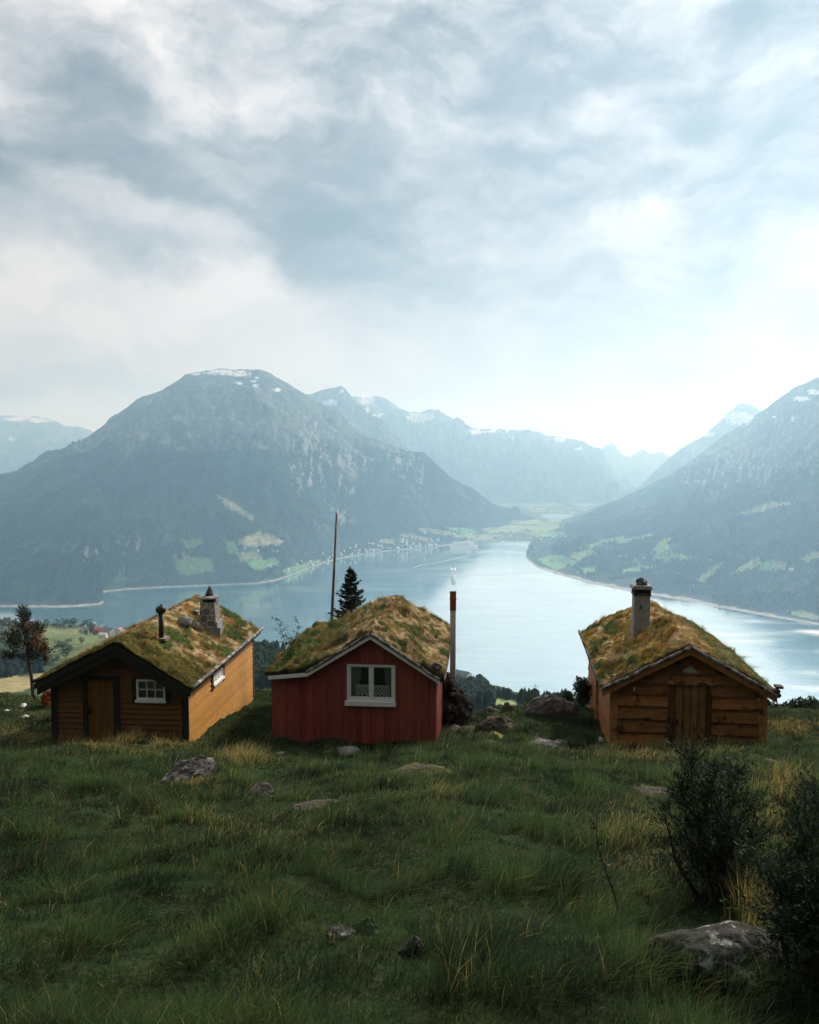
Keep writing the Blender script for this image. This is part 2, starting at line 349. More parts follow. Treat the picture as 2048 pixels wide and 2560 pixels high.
# lower hillside between the brow and the fjord
FIELD_NEAR = [([(-200, 1700), (0, 1688), (110, 1684), (140, 1700), (60, 1725), (0, 1738), (-200, 1745)], (.27, .235, .115)),
              ([(95, 1572), (215, 1570), (232, 1590), (330, 1590), (330, 1640), (240, 1645), (215, 1670), (120, 1660), (105, 1620)], (.115, .150, .060)),
              ([(60, 1565), (220, 1574), (215, 1584), (100, 1588)], (.15, .17, .075)),
              ([(640, 1668), (690, 1668), (690, 1684), (640, 1690)], (.13, .17, .06)),
              ([(1212, 1742), (1240, 1742), (1290, 1756), (1300, 1772), (1215, 1766)], (.24, .29, .11)),
              ([(1142, 1690), (1180, 1692), (1190, 1702), (1142, 1702)], (.15, .16, .11))]
def in_poly(px, py, poly):
    c = np.zeros(px.shape, bool); n = len(poly)
    for i in range(n):
        x0, y0 = poly[i]; x1, y1 = poly[(i + 1) % n]
        if y0 == y1: continue
        k = ((y0 > py) != (y1 > py)) & (px < (x1 - x0) * (py - y0) / (y1 - y0) + x0); c ^= k
    return c
us = np.linspace(-1.25, 1.25, 700); yy = np.exp(np.linspace(math.log(66), math.log(2700), 420))
U_, Y_ = np.meshgrid(us, yy, indexing='ij'); X_ = U_ * Y_; Z_ = land(X_, Y_) - .15
V = np.stack([X_, Y_, Z_], -1).reshape(-1, 3); hpx, hpy = project(V)
jx = hpx + 6 * fbm(V[:, 0] / 25, V[:, 1] / 25, 3, 2); jy = hpy + 4 * fbm(V[:, 0] / 25, V[:, 1] / 25, 3, 4)
hc = np.tile([.045, .065, .028], (len(V), 1)) * (1 + .35 * fbm(V[:, 0] / 60, V[:, 1] / 60, 4, 8))[:, None]
hfield = np.zeros(len(V), bool)
for poly, c in FIELD_NEAR:
    k = in_poly(jx, jy, poly); hc[k] = np.array(c) * (1 + .18 * fbm(V[k, 0] / 18, V[k, 1] / 18, 3, 6))[:, None]; hfield |= k
M_terr = terrain_mat('hillside_surface', .12, .35, .6, 1)
o = link('hillside', np_mesh('hillside', V, grid_quads(700, 420), col=hc, smooth=True), M_terr); tag(o, kind='structure')
bvh_list = []
def add_bvh(V, Q): bvh_list.append(BVHTree.FromPolygons([tuple(v) for v in V], [tuple(q) for q in Q]))
add_bvh(V, grid_quads(700, 420))
def cast(px, py):
    d = Vector(ray(px, py)).normalized(); best = None
    for b in bvh_list:
        h = b.ray_cast(Vector((0, 0, 0)), d)
        if h[0] is not None and (best is None or h[3] < best[1]): best = (h[0], h[3])
    return best[0] if best else None

# ------------------------------------------------------------------ mountains
def on_water(px, py, z=WATER):
    r = ray(px, py); return r * (z / r[2])
SNOW = [(490, 935, 12, 3), (560, 931, 46, 6), (592, 934, 32, 7), (598, 957, 13, 3), (640, 945, 7, 3), (632, 953, 9, 3), (640, 964, 7, 3), (693, 975, 9, 5),
        (825, 1005, 20, 7), (853, 978, 5, 4), (915, 1000, 18, 11), (1050, 1042, 34, 11), (1185, 1080, 22, 6), (1400, 1098, 14, 7), (1280, 1092, 8, 3), (1448, 1122, 9, 3), (945, 1038, 12, 4), (920, 1022, 6, 8), (1230, 1079, 40, 3),
        (1850, 1046, 34, 16), (1770, 1085, 18, 6), (2006, 997, 20, 6), (2033, 980, 14, 7), (1935, 1042, 5, 3), (1982, 1047, 4, 6), (60, 1047, 46, 6), (30, 1098, 6, 5), (100, 1052, 26, 5)]
FIELDS = [([(600, 1348), (650, 1330), (690, 1340), (714, 1355), (690, 1365), (640, 1369), (604, 1364)], (.20, .155, .11)), ([(556, 1346), (600, 1362), (588, 1380), (572, 1388)], (.085, .15, .06)),
          ([(585, 1380), (640, 1376), (657, 1395), (600, 1402)], (.16, .15, .09)), ([(612, 1402), (690, 1394), (702, 1410), (640, 1432)], (.09, .16, .065)), ([(535, 1235), (562, 1245), (640, 1292), (628, 1302), (570, 1272)], (.15, .125, .09)),
          ([(440, 1350), (500, 1346), (520, 1362), (470, 1372)], (.08, .10, .05)), ([(430, 1400), (520, 1396), (540, 1430), (450, 1440)], (.07, .09, .045)),
          ([(690, 1430), (770, 1405), (800, 1398), (800, 1404), (720, 1436)], (.09, .14, .06)),
          ([(1045, 1320), (1080, 1321), (1144, 1333), (1140, 1341), (1060, 1334)], (.20, .16, .11)), ([(997, 1334), (1030, 1334), (1092, 1352), (1080, 1358), (1010, 1343)], (.19, .155, .11)), ([(950, 1348), (985, 1348), (985, 1360), (950, 1358)], (.19, .15, .11)),
          ([(1110, 1318), (1169, 1320), (1204, 1334), (1166, 1338), (1128, 1327)], (.09, .18, .075)), ([(1140, 1336), (1220, 1338), (1215, 1348), (1130, 1346)], (.17, .17, .09)),
          ([(1200, 1322), (1290, 1312), (1330, 1318), (1300, 1330), (1215, 1334)], (.17, .18, .09)), ([(1300, 1316), (1395, 1312), (1420, 1320), (1330, 1330)], (.14, .18, .08)), ([(1340, 1332), (1410, 1328), (1420, 1340), (1340, 1344)], (.10, .17, .075)), ([(1280, 1300), (1350, 1300), (1350, 1310), (1270, 1310)], (.18, .18, .10)), ([(1370, 1296), (1430, 1292), (1430, 1304), (1372, 1306)], (.14, .16, .085)),
          ([(1346, 1400), (1372, 1388), (1408, 1388), (1452, 1408), (1387, 1425)], (.09, .16, .065)), ([(1416, 1384), (1475, 1374), (1492, 1380), (1470, 1390), (1445, 1402)], (.16, .165, .09)), ([(1450, 1367), (1560, 1338), (1570, 1342), (1480, 1370)], (.13, .17, .08)), ([(1540, 1352), (1626, 1334), (1632, 1338), (1556, 1362)], (.15, .17, .09)),
          ([(1628, 1376), (1664, 1353), (1674, 1370), (1648, 1388)], (.11, .18, .075)), ([(1632, 1390), (1690, 1384), (1752, 1396), (1720, 1402), (1640, 1402)], (.13, .17, .085)), ([(1556, 1428), (1606, 1410), (1600, 1433)], (.095, .17, .075)), ([(1450, 1420), (1498, 1414), (1480, 1432), (1462, 1436)], (.10, .16, .07)), ([(1640, 1366), (1660, 1346), (1680, 1344), (1664, 1356)], (.18, .16, .10)),
          ([(1894, 1427), (1920, 1406), (1947, 1417), (1942, 1430)], (.10, .21, .08)), ([(1818, 1440), (1894, 1390), (1910, 1412), (1864, 1428)], (.15, .165, .085)), ([(1910, 1404), (1950, 1400), (1970, 1414), (1948, 1420)], (.15, .14, .09)), ([(2000, 1395), (2060, 1372), (2060, 1390), (2015, 1410)], (.20, .155, .12)), ([(1840, 1285), (1930, 1254), (1990, 1258), (1935, 1272), (1880, 1288)], (.19, .165, .12)),
          ([(1740, 1450), (1800, 1405), (1806, 1412), (1760, 1460)], (.12, .13, .07)), ([(1950, 1528), (2010, 1526), (2048, 1540), (2048, 1552), (1980, 1536)], (.17, .16, .09)), ([(1672, 1372), (1700, 1398), (1694, 1400), (1668, 1376)], (.18, .17, .12)), ([(1590, 1396), (1622, 1420), (1614, 1424), (1584, 1400)], (.16, .16, .10))]
ROADS = [[(1600, 1402), (1625, 1416), (1660, 1424), (1700, 1428)], [(1672, 1362), (1684, 1384), (1720, 1396), (1760, 1402)], [(1440, 1370), (1448, 1392), (1460, 1402)], [(1330, 1330), (1325, 1338), (1332, 1348)], [(1960, 1262), (1990, 1278)]]
ROCKY = [(770, 1150, 60, 90), (880, 1160, 60, 50), (855, 1200, 50, 60), (1010, 1160, 60, 50), (1040, 1190, 40, 50), (320, 1365, 70, 30), (230, 1385, 50, 22), (460, 1395, 40, 14), (300, 1430, 20, 14), (860, 1290, 40, 30), (1840, 1180, 120, 60), (1750, 1200, 70, 40)]
mount_surf = []
def mountain(base, ridge, nu, nv, prof, seed, namp=55, back=2600, treeline=60, wave=650, tl_noise=140, gully=.6):
    """lofted massif: foot line -> crest line -> far foot, eroded with gullies; base and ridge are lists of (px, py, distance) or foot points"""
    B = np.array([on_water(*b) if len(b) == 2 else at(*b) for b in base]); Rg = np.array([at(*r) for r in ridge])
    def resample(P, n):
        t = np.linspace(0, 1, len(P)); return np.stack([np.interp(np.linspace(0, 1, n), t, P[:, k]) for k in range(3)], 1)
    # even steps along the crest so that the outline keeps its corners
    Bp = resample(B, 400); Rp = resample(Rg, 400) if len(B) == len(Rg) else None
    u = np.linspace(0, 1, nu)
    if Rp is None:
        # match foot and crest by picture column
        bx = np.array([project(b)[0] for b in B]); rx = np.array([project(r)[0] for r in Rg]); q = (rx - rx[0]) / (rx[-1] - rx[0]); qb = (bx - bx[0]) / (bx[-1] - bx[0])
        f = lambda P, q_: np.stack([np.interp(u, q_, P[:, k]) for k in range(3)], 1)
        b_, r_ = f(B, qb), f(Rg, q)
    else:
        seg = np.linalg.norm(np.diff(Rg, axis=0), axis=1) + .6 * np.linalg.norm(np.diff(B, axis=0), axis=1); q = np.concatenate([[0], np.cumsum(seg)]); q /= q[-1]
        b_ = np.stack([np.interp(u, q, B[:, k]) for k in range(3)], 1); r_ = np.stack([np.interp(u, q, Rg[:, k]) for k in range(3)], 1)
    nb = max(20, nv // 5); t = np.concatenate([np.linspace(0, 1, nv) ** 1.15, np.linspace(1, 2, nb)[1:]])
    T = t[None, :, None]
    away = r_.copy(); away[:, 2] = 0; away /= np.linalg.norm(away, axis=1)[:, None]
    bk = r_ + away * back; bk[:, 2] = WATER - 20
    P = np.where(T <= 1, b_[:, None] + (r_ - b_)[:, None] * T, r_[:, None] + (bk - r_)[:, None] * (T - 1))
    tt = np.clip(t, 0, 1); pz = prof(tt)[None]
    front = b_[:, None, 2] + (r_ - b_)[:, None, 2] * pz
    tb = np.clip(t - 1, 0, 1)[None]; bz = r_[:, None, 2] + (bk - r_)[:, None, 2] * (tb ** 1.5)
    P[..., 2] = np.where(t[None] <= 1, front, bz)
    env = sstep(0, .12, tt)[None] * (1 - .80 * sstep(.8, 1, tt))[None]
    ulen = np.concatenate([[0], np.cumsum(np.linalg.norm(np.diff(.5 * (b_ + r_), axis=0), axis=1))])[:, None] * np.ones_like(P[..., 0])
    dist = np.linalg.norm(P[..., :2] - b_[:, None, :2], axis=2)
    g1 = ridged(ulen / wave + .3 * fbm(ulen / 900, dist / 900, 3, seed + 5), dist / (wave * 2.6), 4, seed)
    g2 = fbm(P[..., 0] / 420, P[..., 1] / 420, 6, seed + 2, .55); g3 = fbm(ulen / 90, dist / 240, 4, seed + 9)
    dz = env * namp * (gully * (g1 - .9) + .8 * g2 + .25 * g3)
    P[..., 2] += dz + (1 - np.abs(t - 1).clip(0, 1) * 0)[None] * 4.5 * fbm(ulen / 60, dist / 60, 4, seed + 11) * sstep(.02, .1, t)[None]
    P[..., 2] = np.where((t[None] <= 1), np.maximum(P[..., 2], np.minimum(WATER + 9 * sstep(0, .035, t)[None] - 1 * (t[None] == 0), 1e9)), P[..., 2])
    V = P.reshape(-1, 3); Q = grid_quads(nu, len(t))
    # surface colours: forest, heath above the tree line, bare rock where it is steep, fields, snow
    gu = np.gradient(P, axis=0); gv = np.gradient(P, axis=1); nrm = np.cross(gu, gv); nrm /= np.linalg.norm(nrm, axis=2)[..., None] + 1e-9
    steep = 1 - np.abs(nrm[..., 2]).reshape(-1)
    x, y, z = V.T; px, py = project(V)
    nA = fbm(x / 260, y / 260, 5, seed + 20); nB = fbm(x / 45, y / 45, 4, seed + 21); nC = fbm(ulen.ravel() / 40, dist.ravel() / 220, 4, seed + 22)
    forest = np.array([.012, .023, .015]) * np.exp(1.0 * nA + .45 * nB + .35 * nC)[:, None]
    heath = np.array([.058, .070, .055]) * (1 + .3 * nA + .35 * nB)[:, None]
    rock = np.array([.19, .185, .175]) * (1 + .35 * nC)[:, None]
    hm = sstep(treeline - 110, treeline + 160, z + tl_noise * nA + 60 * nB)[:, None]
    col = forest * (1 - hm) + heath * hm
    rk = np.zeros(len(V))
    for cx, cyy, rx, ry in ROCKY: rk = np.maximum(rk, np.exp(-(((px - cx) / rx) ** 2 + ((py - cyy) / ry) ** 2)))
    rm = np.clip(sstep(.50, .68, steep + .12 * nB) * (.25 + .75 * hm[:, 0]) * .8 + rk * sstep(-.15, .4, nC + .6 * nB) * .9 + hm[:, 0] * sstep(.2, .6, nC + .5 * nB) * .28, 0, .85)[:, None]
    col = col * (1 - rm) + rock * rm
    field = np.zeros(len(V), bool); fr = (t[None] <= 1).repeat(nu, 0).ravel()
    jx = px + 5 * fbm(x / 60, y / 60, 4, 77); jy = py + 2.2 * fbm(x / 60, y / 60, 4, 78)
    for poly, c in FIELDS:
        k = in_poly(jx, jy, poly) & fr & (z < 150); col[k] = np.array(c) * np.array([1.15, 1.45, 1.1]) * (1 + .15 * fbm(x[k] / 50, y[k] / 50, 3, 5))[:, None]; field |= k
    for cx, cyy, rx, ry in SNOW:
        q = ((px - cx) / rx) ** 2 + ((py - cyy) / ry) ** 2 + .9 * fbm(px / 9, py / 3.5, 4, 91)
        k = (q < 1) & fr; col[k] = (.58, .60, .62)
    sh = sstep(WATER + 5.2, WATER + 2.8, z + 1.5 * nB)[:, None] * fr[:, None]; col = col * (1 - .8 * sh) + np.array([.36, .345, .32]) * .8 * sh
    o = link('mountain', np_mesh('mountain', V, Q, col=np.clip(col, .004, .9), smooth=True), M_mount); tag(o, kind='structure')
    add_bvh(V, Q); mount_surf.append((P, field.reshape(P.shape[:2]), hm.reshape(P.shape[:2]), rm.reshape(P.shape[:2]), t))
    return o
M_mount = terrain_mat('mountain_surface', .045, .07, 1, 6, (.45, 1.6))

m1_r = [(-420, 1215, 5300), (-150, 1205, 5450), (0, 1188, 5600), (42, 1181, 5650), (83, 1158, 5700), (116, 1133, 5750), (153, 1123, 5800), (199, 1103, 5900), (232, 1082, 5950), (260, 1063, 6000), (274, 1047, 6050), (315, 1021, 6100), (343, 998, 6150), (385, 984, 6200), (427, 963, 6300), (464, 938, 6350), (501, 931, 6400), (557, 923, 6500), (640, 922, 6550), (668, 929, 6550), (696, 945, 6550), (742, 973, 6500), (770, 991, 6500), (800, 1008, 6450), (840, 1020, 6400), (858, 1040, 6350), (876, 1064, 6300), (909, 1090, 6250), (960, 1105, 6250), (1010, 1125, 6300), (1062, 1136, 6300), (1094, 1170, 6350), (1127, 1198, 6400), (1187, 1226, 6500), (1233, 1263, 6700), (1290, 1288, 7000), (1345, 1301, 7300)]
m1_bx = [(-460, 1535), (-150, 1523), (0, 1517), (100, 1518), (160, 1518), (210, 1515), (248, 1511), (262, 1508), (256, 1503), (235, 1497), (222, 1489), (260, 1480), (310, 1474), (400, 1469), (500, 1465), (640, 1459), (690, 1451), (720, 1441), (745, 1431), (800, 1409), (850, 1396), (900, 1387), (960, 1379), (1010, 1374), (1060, 1369), (1110, 1364), (1160, 1357)]
bx = np.array([b[0] for b in m1_bx], float); bq = np.linspace(0, 1, len(bx))
def foot(px):
    # walk the shoreline list by share of the picture width, so the headland can fold back on itself
    q = np.interp(px, [-420, 0, 160, 230, 262, 300, 420, 640, 1062, 1160], [0, 2 / 26, 4 / 26, 6 / 26, 9 / 26, 11.4 / 26, 13.2 / 26, 15 / 26, 24 / 26, 1])
    return (float(np.interp(q, bq, bx)), float(np.interp(q, bq, [b[1] for b in m1_bx])))
m1_cols = []
for a_, b_ in zip(m1_r[:-1], m1_r[1:]):
    n_ = max(1, int((b_[0] - a_[0]) / 14))
    m1_cols += [tuple(a_[k] + (b_[k] - a_[k]) * i / n_ for k in range(3)) for i in range(n_)]
m1_cols.append(m1_r[-1])
m1_base = []
for p in m1_cols:
    if p[0] <= 1160: m1_base.append(foot(p[0]))
    else: m1_base.append((p[0] + 6, np.interp(p[0], [1160, 1187, 1233, 1290, 1345], [1357, 1338, 1318, 1306, 1303]), np.interp(p[0], [1160, 1187, 1233, 1290, 1345], [5330, 5700, 6300, 6800, 7250])))
mountain(m1_base, m1_cols, 820, 260, lambda t: .80 * (1 - (1 - t) ** 1.45) + .20 * t, 11, 58)
m4_b = [(1316, 1391), (1322, 1402), (1345, 1420), (1400, 1438), (1480, 1460), (1560, 1476), (1640, 1490), (1720, 1503), (1800, 1519), (1860, 1530), (1930, 1543), (2048, 1562), (2250, 1592), (2600, 1625)]
m4_r = [(1330, 1356, 5500), (1400, 1322, 6100), (1470, 1287, 6900), (1520, 1262, 7200), (1600, 1225, 7500), (1680, 1187, 7500), (1755, 1132, 7300), (1815, 1085, 7100), (1880, 1045, 6800), (1939, 1002, 6400), (1992, 967, 6000), (2080, 930, 5600), (2300, 850, 5200), (2700, 820, 5000)]
mountain(m4_b, m4_r, 760, 280, lambda t: .55 * t ** 1.5 + .45 * t, 31, 60, treeline=-60)
# far massifs up the valley
VF = lambda px, D: (px, 1150 + F * (-(-548 + .012 * (D - 5400))) / D, D)
def far_m(ridge, Db, seed, **k):
    n = len(ridge); mountain([VF(r[0] + (k.get('shift', 0)), Db) for r in ridge], ridge, k.get('nu', 320), k.get('nv', 120), k.get('prof', lambda t: .7 * (1 - (1 - t) ** 1.5) + .3 * t), seed, k.get('namp', 90), wave=k.get('wave', 900), treeline=k.get('tl', 120))
far_m([(640, 1015, 9000), (767, 985, 9000), (797, 978, 9000), (830, 971, 9000), (853, 964, 9000), (865, 969, 9000), (885, 996, 8950), (900, 1010, 8900), (960, 1050, 8800), (997, 1092, 8700), (1010, 1112, 8600), (1060, 1162, 8500), (1120, 1215, 8400), (1200, 1262, 8200)], 7300, 41)
far_m([(780, 1000, 12000), (890, 992, 12000), (932, 994, 12000), (969, 1001, 12000), (997, 1020, 12000), (1025, 1029, 12000), (1052, 1027, 12000), (1096, 1023, 12000), (1117, 1040, 12000), (1145, 1054, 12000), (1196, 1071, 12100), (1238, 1078, 12200), (1284, 1075, 12300), (1321, 1080, 12400), (1368, 1089, 12500), (1410, 1092, 12600), (1461, 1103, 12700), (1500, 1122, 12700), (1522, 1160, 12600), (1550, 1210, 12400), (1590, 1240, 12200)], 9300, 51, namp=160, wave=1500)
far_m([(1400, 1140, 15500), (1470, 1132, 15500), (1500, 1125, 15500), (1516, 1114, 15500), (1531, 1108, 15500), (1543, 1121, 15500), (1556, 1138, 15500), (1576, 1142, 15500), (1598, 1128, 15500), (1610, 1128, 15500), (1627, 1134, 15500), (1654, 1129, 15500), (1667, 1136, 15500), (1680, 1144, 15500), (1740, 1150, 15500)], 12600, 61, namp=60)
far_m([(1500, 1268, 9200), (1560, 1240, 9600), (1600, 1215, 9900), (1640, 1176, 10200), (1677, 1142, 10500), (1703, 1122, 10500), (1752, 1096, 10500), (1792, 1058, 10500), (1815, 1035, 10500), (1845, 1010, 10500), (1860, 1007, 10500), (1880, 1012, 10500), (1930, 1040, 10500), (2050, 1060, 10500)], 8400, 71)
far_m([(-500, 1070, 14000), (-100, 1050, 14000), (0, 1040, 14000), (28, 1040, 14000), (56, 1042, 14000), (93, 1038, 14000), (116, 1045, 14000), (144, 1054, 14000), (162, 1065, 14000), (195, 1066, 14000), (213, 1072, 14000), (232, 1080, 14000), (300, 1105, 14000), (420, 1150, 14000)], 10500, 81)

# valley floor behind the head of the fjord
vx = np.linspace(-400, 3600, 260); vy = np.linspace(5200, 12500, 300); VX, VY = np.meshgrid(vx, vy, indexing='ij')
VZ = WATER - 2.2 + .012 * np.clip(VY - 5400, 0, 9e9) + 3 * fbm(VX / 300, VY / 300, 4, 4) * sstep(5500, 6200, VY) + 2.6 * sstep(5330, 5520, VY + 80 * fbm(VX / 250, VY / 250, 3, 14))
V = np.stack([VX, VY, VZ], -1).reshape(-1, 3); px, py = project(V); x, y = V[:, 0], V[:, 1]
col = np.array([.045, .06, .032]) * (1 + .6 * fbm(x / 120, y / 220, 4, 44))[:, None]
pale = fbm(x / 210, y / 420, 3, 46)[:, None]; col = np.where(pale > .12, np.array([.13, .15, .08]), col); col = np.where(pale > .5, np.array([.17, .15, .10]), col)
jx = px + 4 * fbm(x / 60, y / 60, 4, 77); jy = py + 1.5 * fbm(x / 60, y / 120, 4, 78)
for poly, c in FIELDS:
    k = in_poly(jx, jy, poly); col[k] = np.array(c) * [1.1, 1.35, 1.1]
lake = ((px - 1392) / 40) ** 2 + ((py - 1291) / 6) ** 2 + .3 * fbm(x / 90, y / 200, 3, 9) < 1; col[lake] = (.16, .26, .32)
o = link('valley_floor', np_mesh('valley_floor', V, grid_quads(260, 300), col=col, smooth=True), M_mount); tag(o, kind='structure')
add_bvh(V, grid_quads(260, 300)); valley = (V.reshape(260, 300, 3), px, py)

# ------------------------------------------------------------------ fjord
def water_mat():
    m, N, L, B = nodes('fjord_water')
    tc = N.new('ShaderNodeTexCoord')
    def noise(sc, st, det, rot=0):
        mp = N.new('ShaderNodeMapping'); mp.inputs['Scale'].default_value = st; mp.inputs['Rotation'].default_value = (0, 0, rot); L.new(tc.outputs['Object'], mp.inputs[0])
        z = N.new('ShaderNodeTexNoise'); z.inputs['Scale'].default_value = sc; z.inputs['Detail'].default_value = det; z.inputs['Roughness'].default_value = .6; L.new(mp.outputs[0], z.inputs['Vector']); return z.outputs[0]
    wave = noise(.06, (1, 1, 1), 5); streak = noise(.0022, (1, 2.6, 1), 7, R(-20)); fine = noise(.012, (.5, 2.2, 1), 5, R(12))
    bp = N.new('ShaderNodeBump'); bp.inputs['Strength'].default_value = .25; bp.inputs['Distance'].default_value = 1.2; L.new(wave, bp.inputs['Height'])
    d = N.new('ShaderNodeBsdfDiffuse'); d.inputs[0].default_value = (.025, .17, .22, 1)
    g = N.new('ShaderNodeBsdfGlossy'); g.inputs[0].default_value = (.97, .985, 1, 1); L.new(bp.outputs[0], g.inputs['Normal'])
    rr = N.new('ShaderNodeMapRange'); L.new(streak, rr.inputs[0]); rr.inputs[1].default_value = .45; rr.inputs[2].default_value = .66; rr.inputs[3].default_value = .05; rr.inputs[4].default_value = .22; L.new(rr.outputs[0], g.inputs['Roughness'])
    lw = N.new('ShaderNodeLayerWeight'); lw.inputs[0].default_value = .5
    fr = N.new('ShaderNodeMapRange'); L.new(lw.outputs['Facing'], fr.inputs[0]); fr.inputs[1].default_value = .5; fr.inputs[2].default_value = 1; fr.inputs[3].default_value = .58; fr.inputs[4].default_value = 1.0
    sk = N.new('ShaderNodeMapRange'); L.new(fine, sk.inputs[0]); sk.inputs[1].default_value = .35; sk.inputs[2].default_value = .65; sk.inputs[3].default_value = .92; sk.inputs[4].default_value = 1.0
    mu = N.new('ShaderNodeMath'); mu.operation = 'MULTIPLY'; L.new(fr.outputs[0], mu.inputs[0]); L.new(sk.outputs[0], mu.inputs[1])
    mx = N.new('ShaderNodeMixShader'); L.new(mu.outputs[0], mx.inputs[0]); L.new(d.outputs[0], mx.inputs[1]); L.new(g.outputs[0], mx.inputs[2]); L.new(mx.outputs[0], N['Material Output'].inputs[0])
    return m
V = [(-17000, -500, 0), (17000, -500, 0), (17000, 17000, 0), (-17000, 17000, 0)]
mb = MB(); mb.add(V, [(0, 1, 2, 3)]); o = mb.build('water', water_mat(), loc=(0, 0, WATER)); tag(o, kind='structure')
add_bvh([(v[0], v[1], WATER) for v in V], [(0, 1, 2, 3)])

# ------------------------------------------------------------------ far woods (each reads as one mass)
def scatter(name, P, H, col, label, cat, sides=5, blob=.5):
    """low trees as one mass: pointed spruces and rounded broadleaves of two stacked tiers"""
    n = len(P); a = rng.uniform(0, 6.28, n); rad = H * rng.uniform(.20, .36, n); pointy = rng.random(n) > blob
    ang = a[:, None] + np.arange(sides)[None] * 2 * np.pi / sides
    def ring(rf, hf, tw):
        r = (rad * rf)[:, None] * rng.uniform(.75, 1.2, (n, sides)); return np.stack([P[:, :1] + r * np.cos(ang + tw), P[:, 1:2] + r * np.sin(ang + tw), (P[:, 2] + H * hf)[:, None] + 0 * ang], -1)
    r0 = ring(np.where(pointy, 1.0, .75), -.05, 0); r1 = ring(np.where(pointy, .62, 1.15), .45, .5); r2 = ring(np.where(pointy, .22, .75), .82, 1.0); tip = P + np.stack([0 * H, 0 * H, H], -1)
    V = np.concatenate([r0, r1, r2, tip[:, None]], 1); m = 3 * sides + 1; b = np.arange(n)[:, None] * m; k = np.arange(sides); k2 = (k + 1) % sides
    q = [np.stack([b + l * sides + k, b + l * sides + k2, b + (l + 1) * sides + k2, b + (l + 1) * sides + k], -1).reshape(-1, 4) for l in (0, 1)]
    t = np.stack([b + 2 * sides + k, b + 2 * sides + k2, b + 3 * sides + 0 * k], -1).reshape(-1, 3)
    c = np.repeat(col, m, axis=0)
    o = link(name, np_mesh(name, V.reshape(-1, 3), np.concatenate(q), t, col=c), M_far_leaf); return tag(o, label, cat, kind='stuff')
M_far_leaf = leaf_mat('far_foliage', .1, .9, .05)
def tint(n, base, var=.35): return np.array(base) * (1 + var * rng.uniform(-1, 1, (n, 1))) * (1 + .12 * rng.uniform(-1, 1, (n, 3)))
def forest_on(surf, n, zmax, pxlim, name, label, hr=(9, 17), seed=20):
    P, field, hm, rm, t = surf; nt_ = int((t <= 1).sum()); nu = P.shape[0]
    i = rng.integers(0, nu - 1, n * 4); j = rng.integers(0, nt_ - 1, n * 4); u = rng.random((n * 4, 1)); v = rng.random((n * 4, 1))
    p = P[i, j] * (1 - u) * (1 - v) + P[i + 1, j] * u * (1 - v) + P[i, j + 1] * (1 - u) * v + P[i + 1, j + 1] * u * v
    area = np.linalg.norm(np.cross(P[i + 1, j] - P[i, j], P[i, j + 1] - P[i, j]), axis=1)
    px, py = project(p); dens = fbm(p[:, 0] / 170, p[:, 1] / 170, 4, 66)
    ok = (~field[i, j]) & (~field[i + 1, j]) & (~field[i, j + 1]) & (hm[i, j] < .6) & (rm[i, j] < .45) & (p[:, 2] > WATER + 9) & (rng.random(n * 4) > sstep(zmax - 120, zmax + 160, p[:, 2])) & (px > pxlim[0]) & (px < pxlim[1]) & (dens > -.42) & (rng.random(n * 4) < area / np.percentile(area, 85))
    p = p[ok][:n]; k = len(p); H = rng.uniform(*hr, k); var = np.exp(1.0 * fbm(p[:, 0] / 260, p[:, 1] / 260, 5, seed) + .6 * fbm(p[:, 0] / 70, p[:, 1] / 70, 3, 67))[:, None]
    scatter(name, p, H, tint(k, (.014, .028, .016), .5) * var, label, 'forest')
forest_on(mount_surf[0], 85000, 20, (-60, 1345), 'forest', 'dark forest covering the lower slope of the rounded mountain across the fjord')
forest_on(mount_surf[1], 70000, -80, (1300, 2110), 'forest', 'dark forest among green fields on the slope right of the fjord')

VP, vpx_, vpy_ = valley; n = 26000; i = rng.integers(0, 259, n); j = rng.integers(0, 299, n); p = VP[i, j] + np.stack([rng.uniform(0, 15, n), rng.uniform(0, 24, n), np.zeros(n)], 1); px, py = project(p)
ok = (p[:, 2] > WATER + 2) & (fbm(p[:, 0] / 130, p[:, 1] / 300, 4, 88) > .14) & (p[:, 1] < 9500) & (((px - 1392) / 46) ** 2 + ((py - 1291) / 8) ** 2 > 1)
for poly, c in FIELDS: ok &= ~in_poly(px, py, poly)
p = p[ok]; scatter('forest', p, rng.uniform(8, 15, len(p)), tint(len(p), (.016, .028, .018), .5), 'scattered dark trees between the fields at the head of the fjord', 'forest')

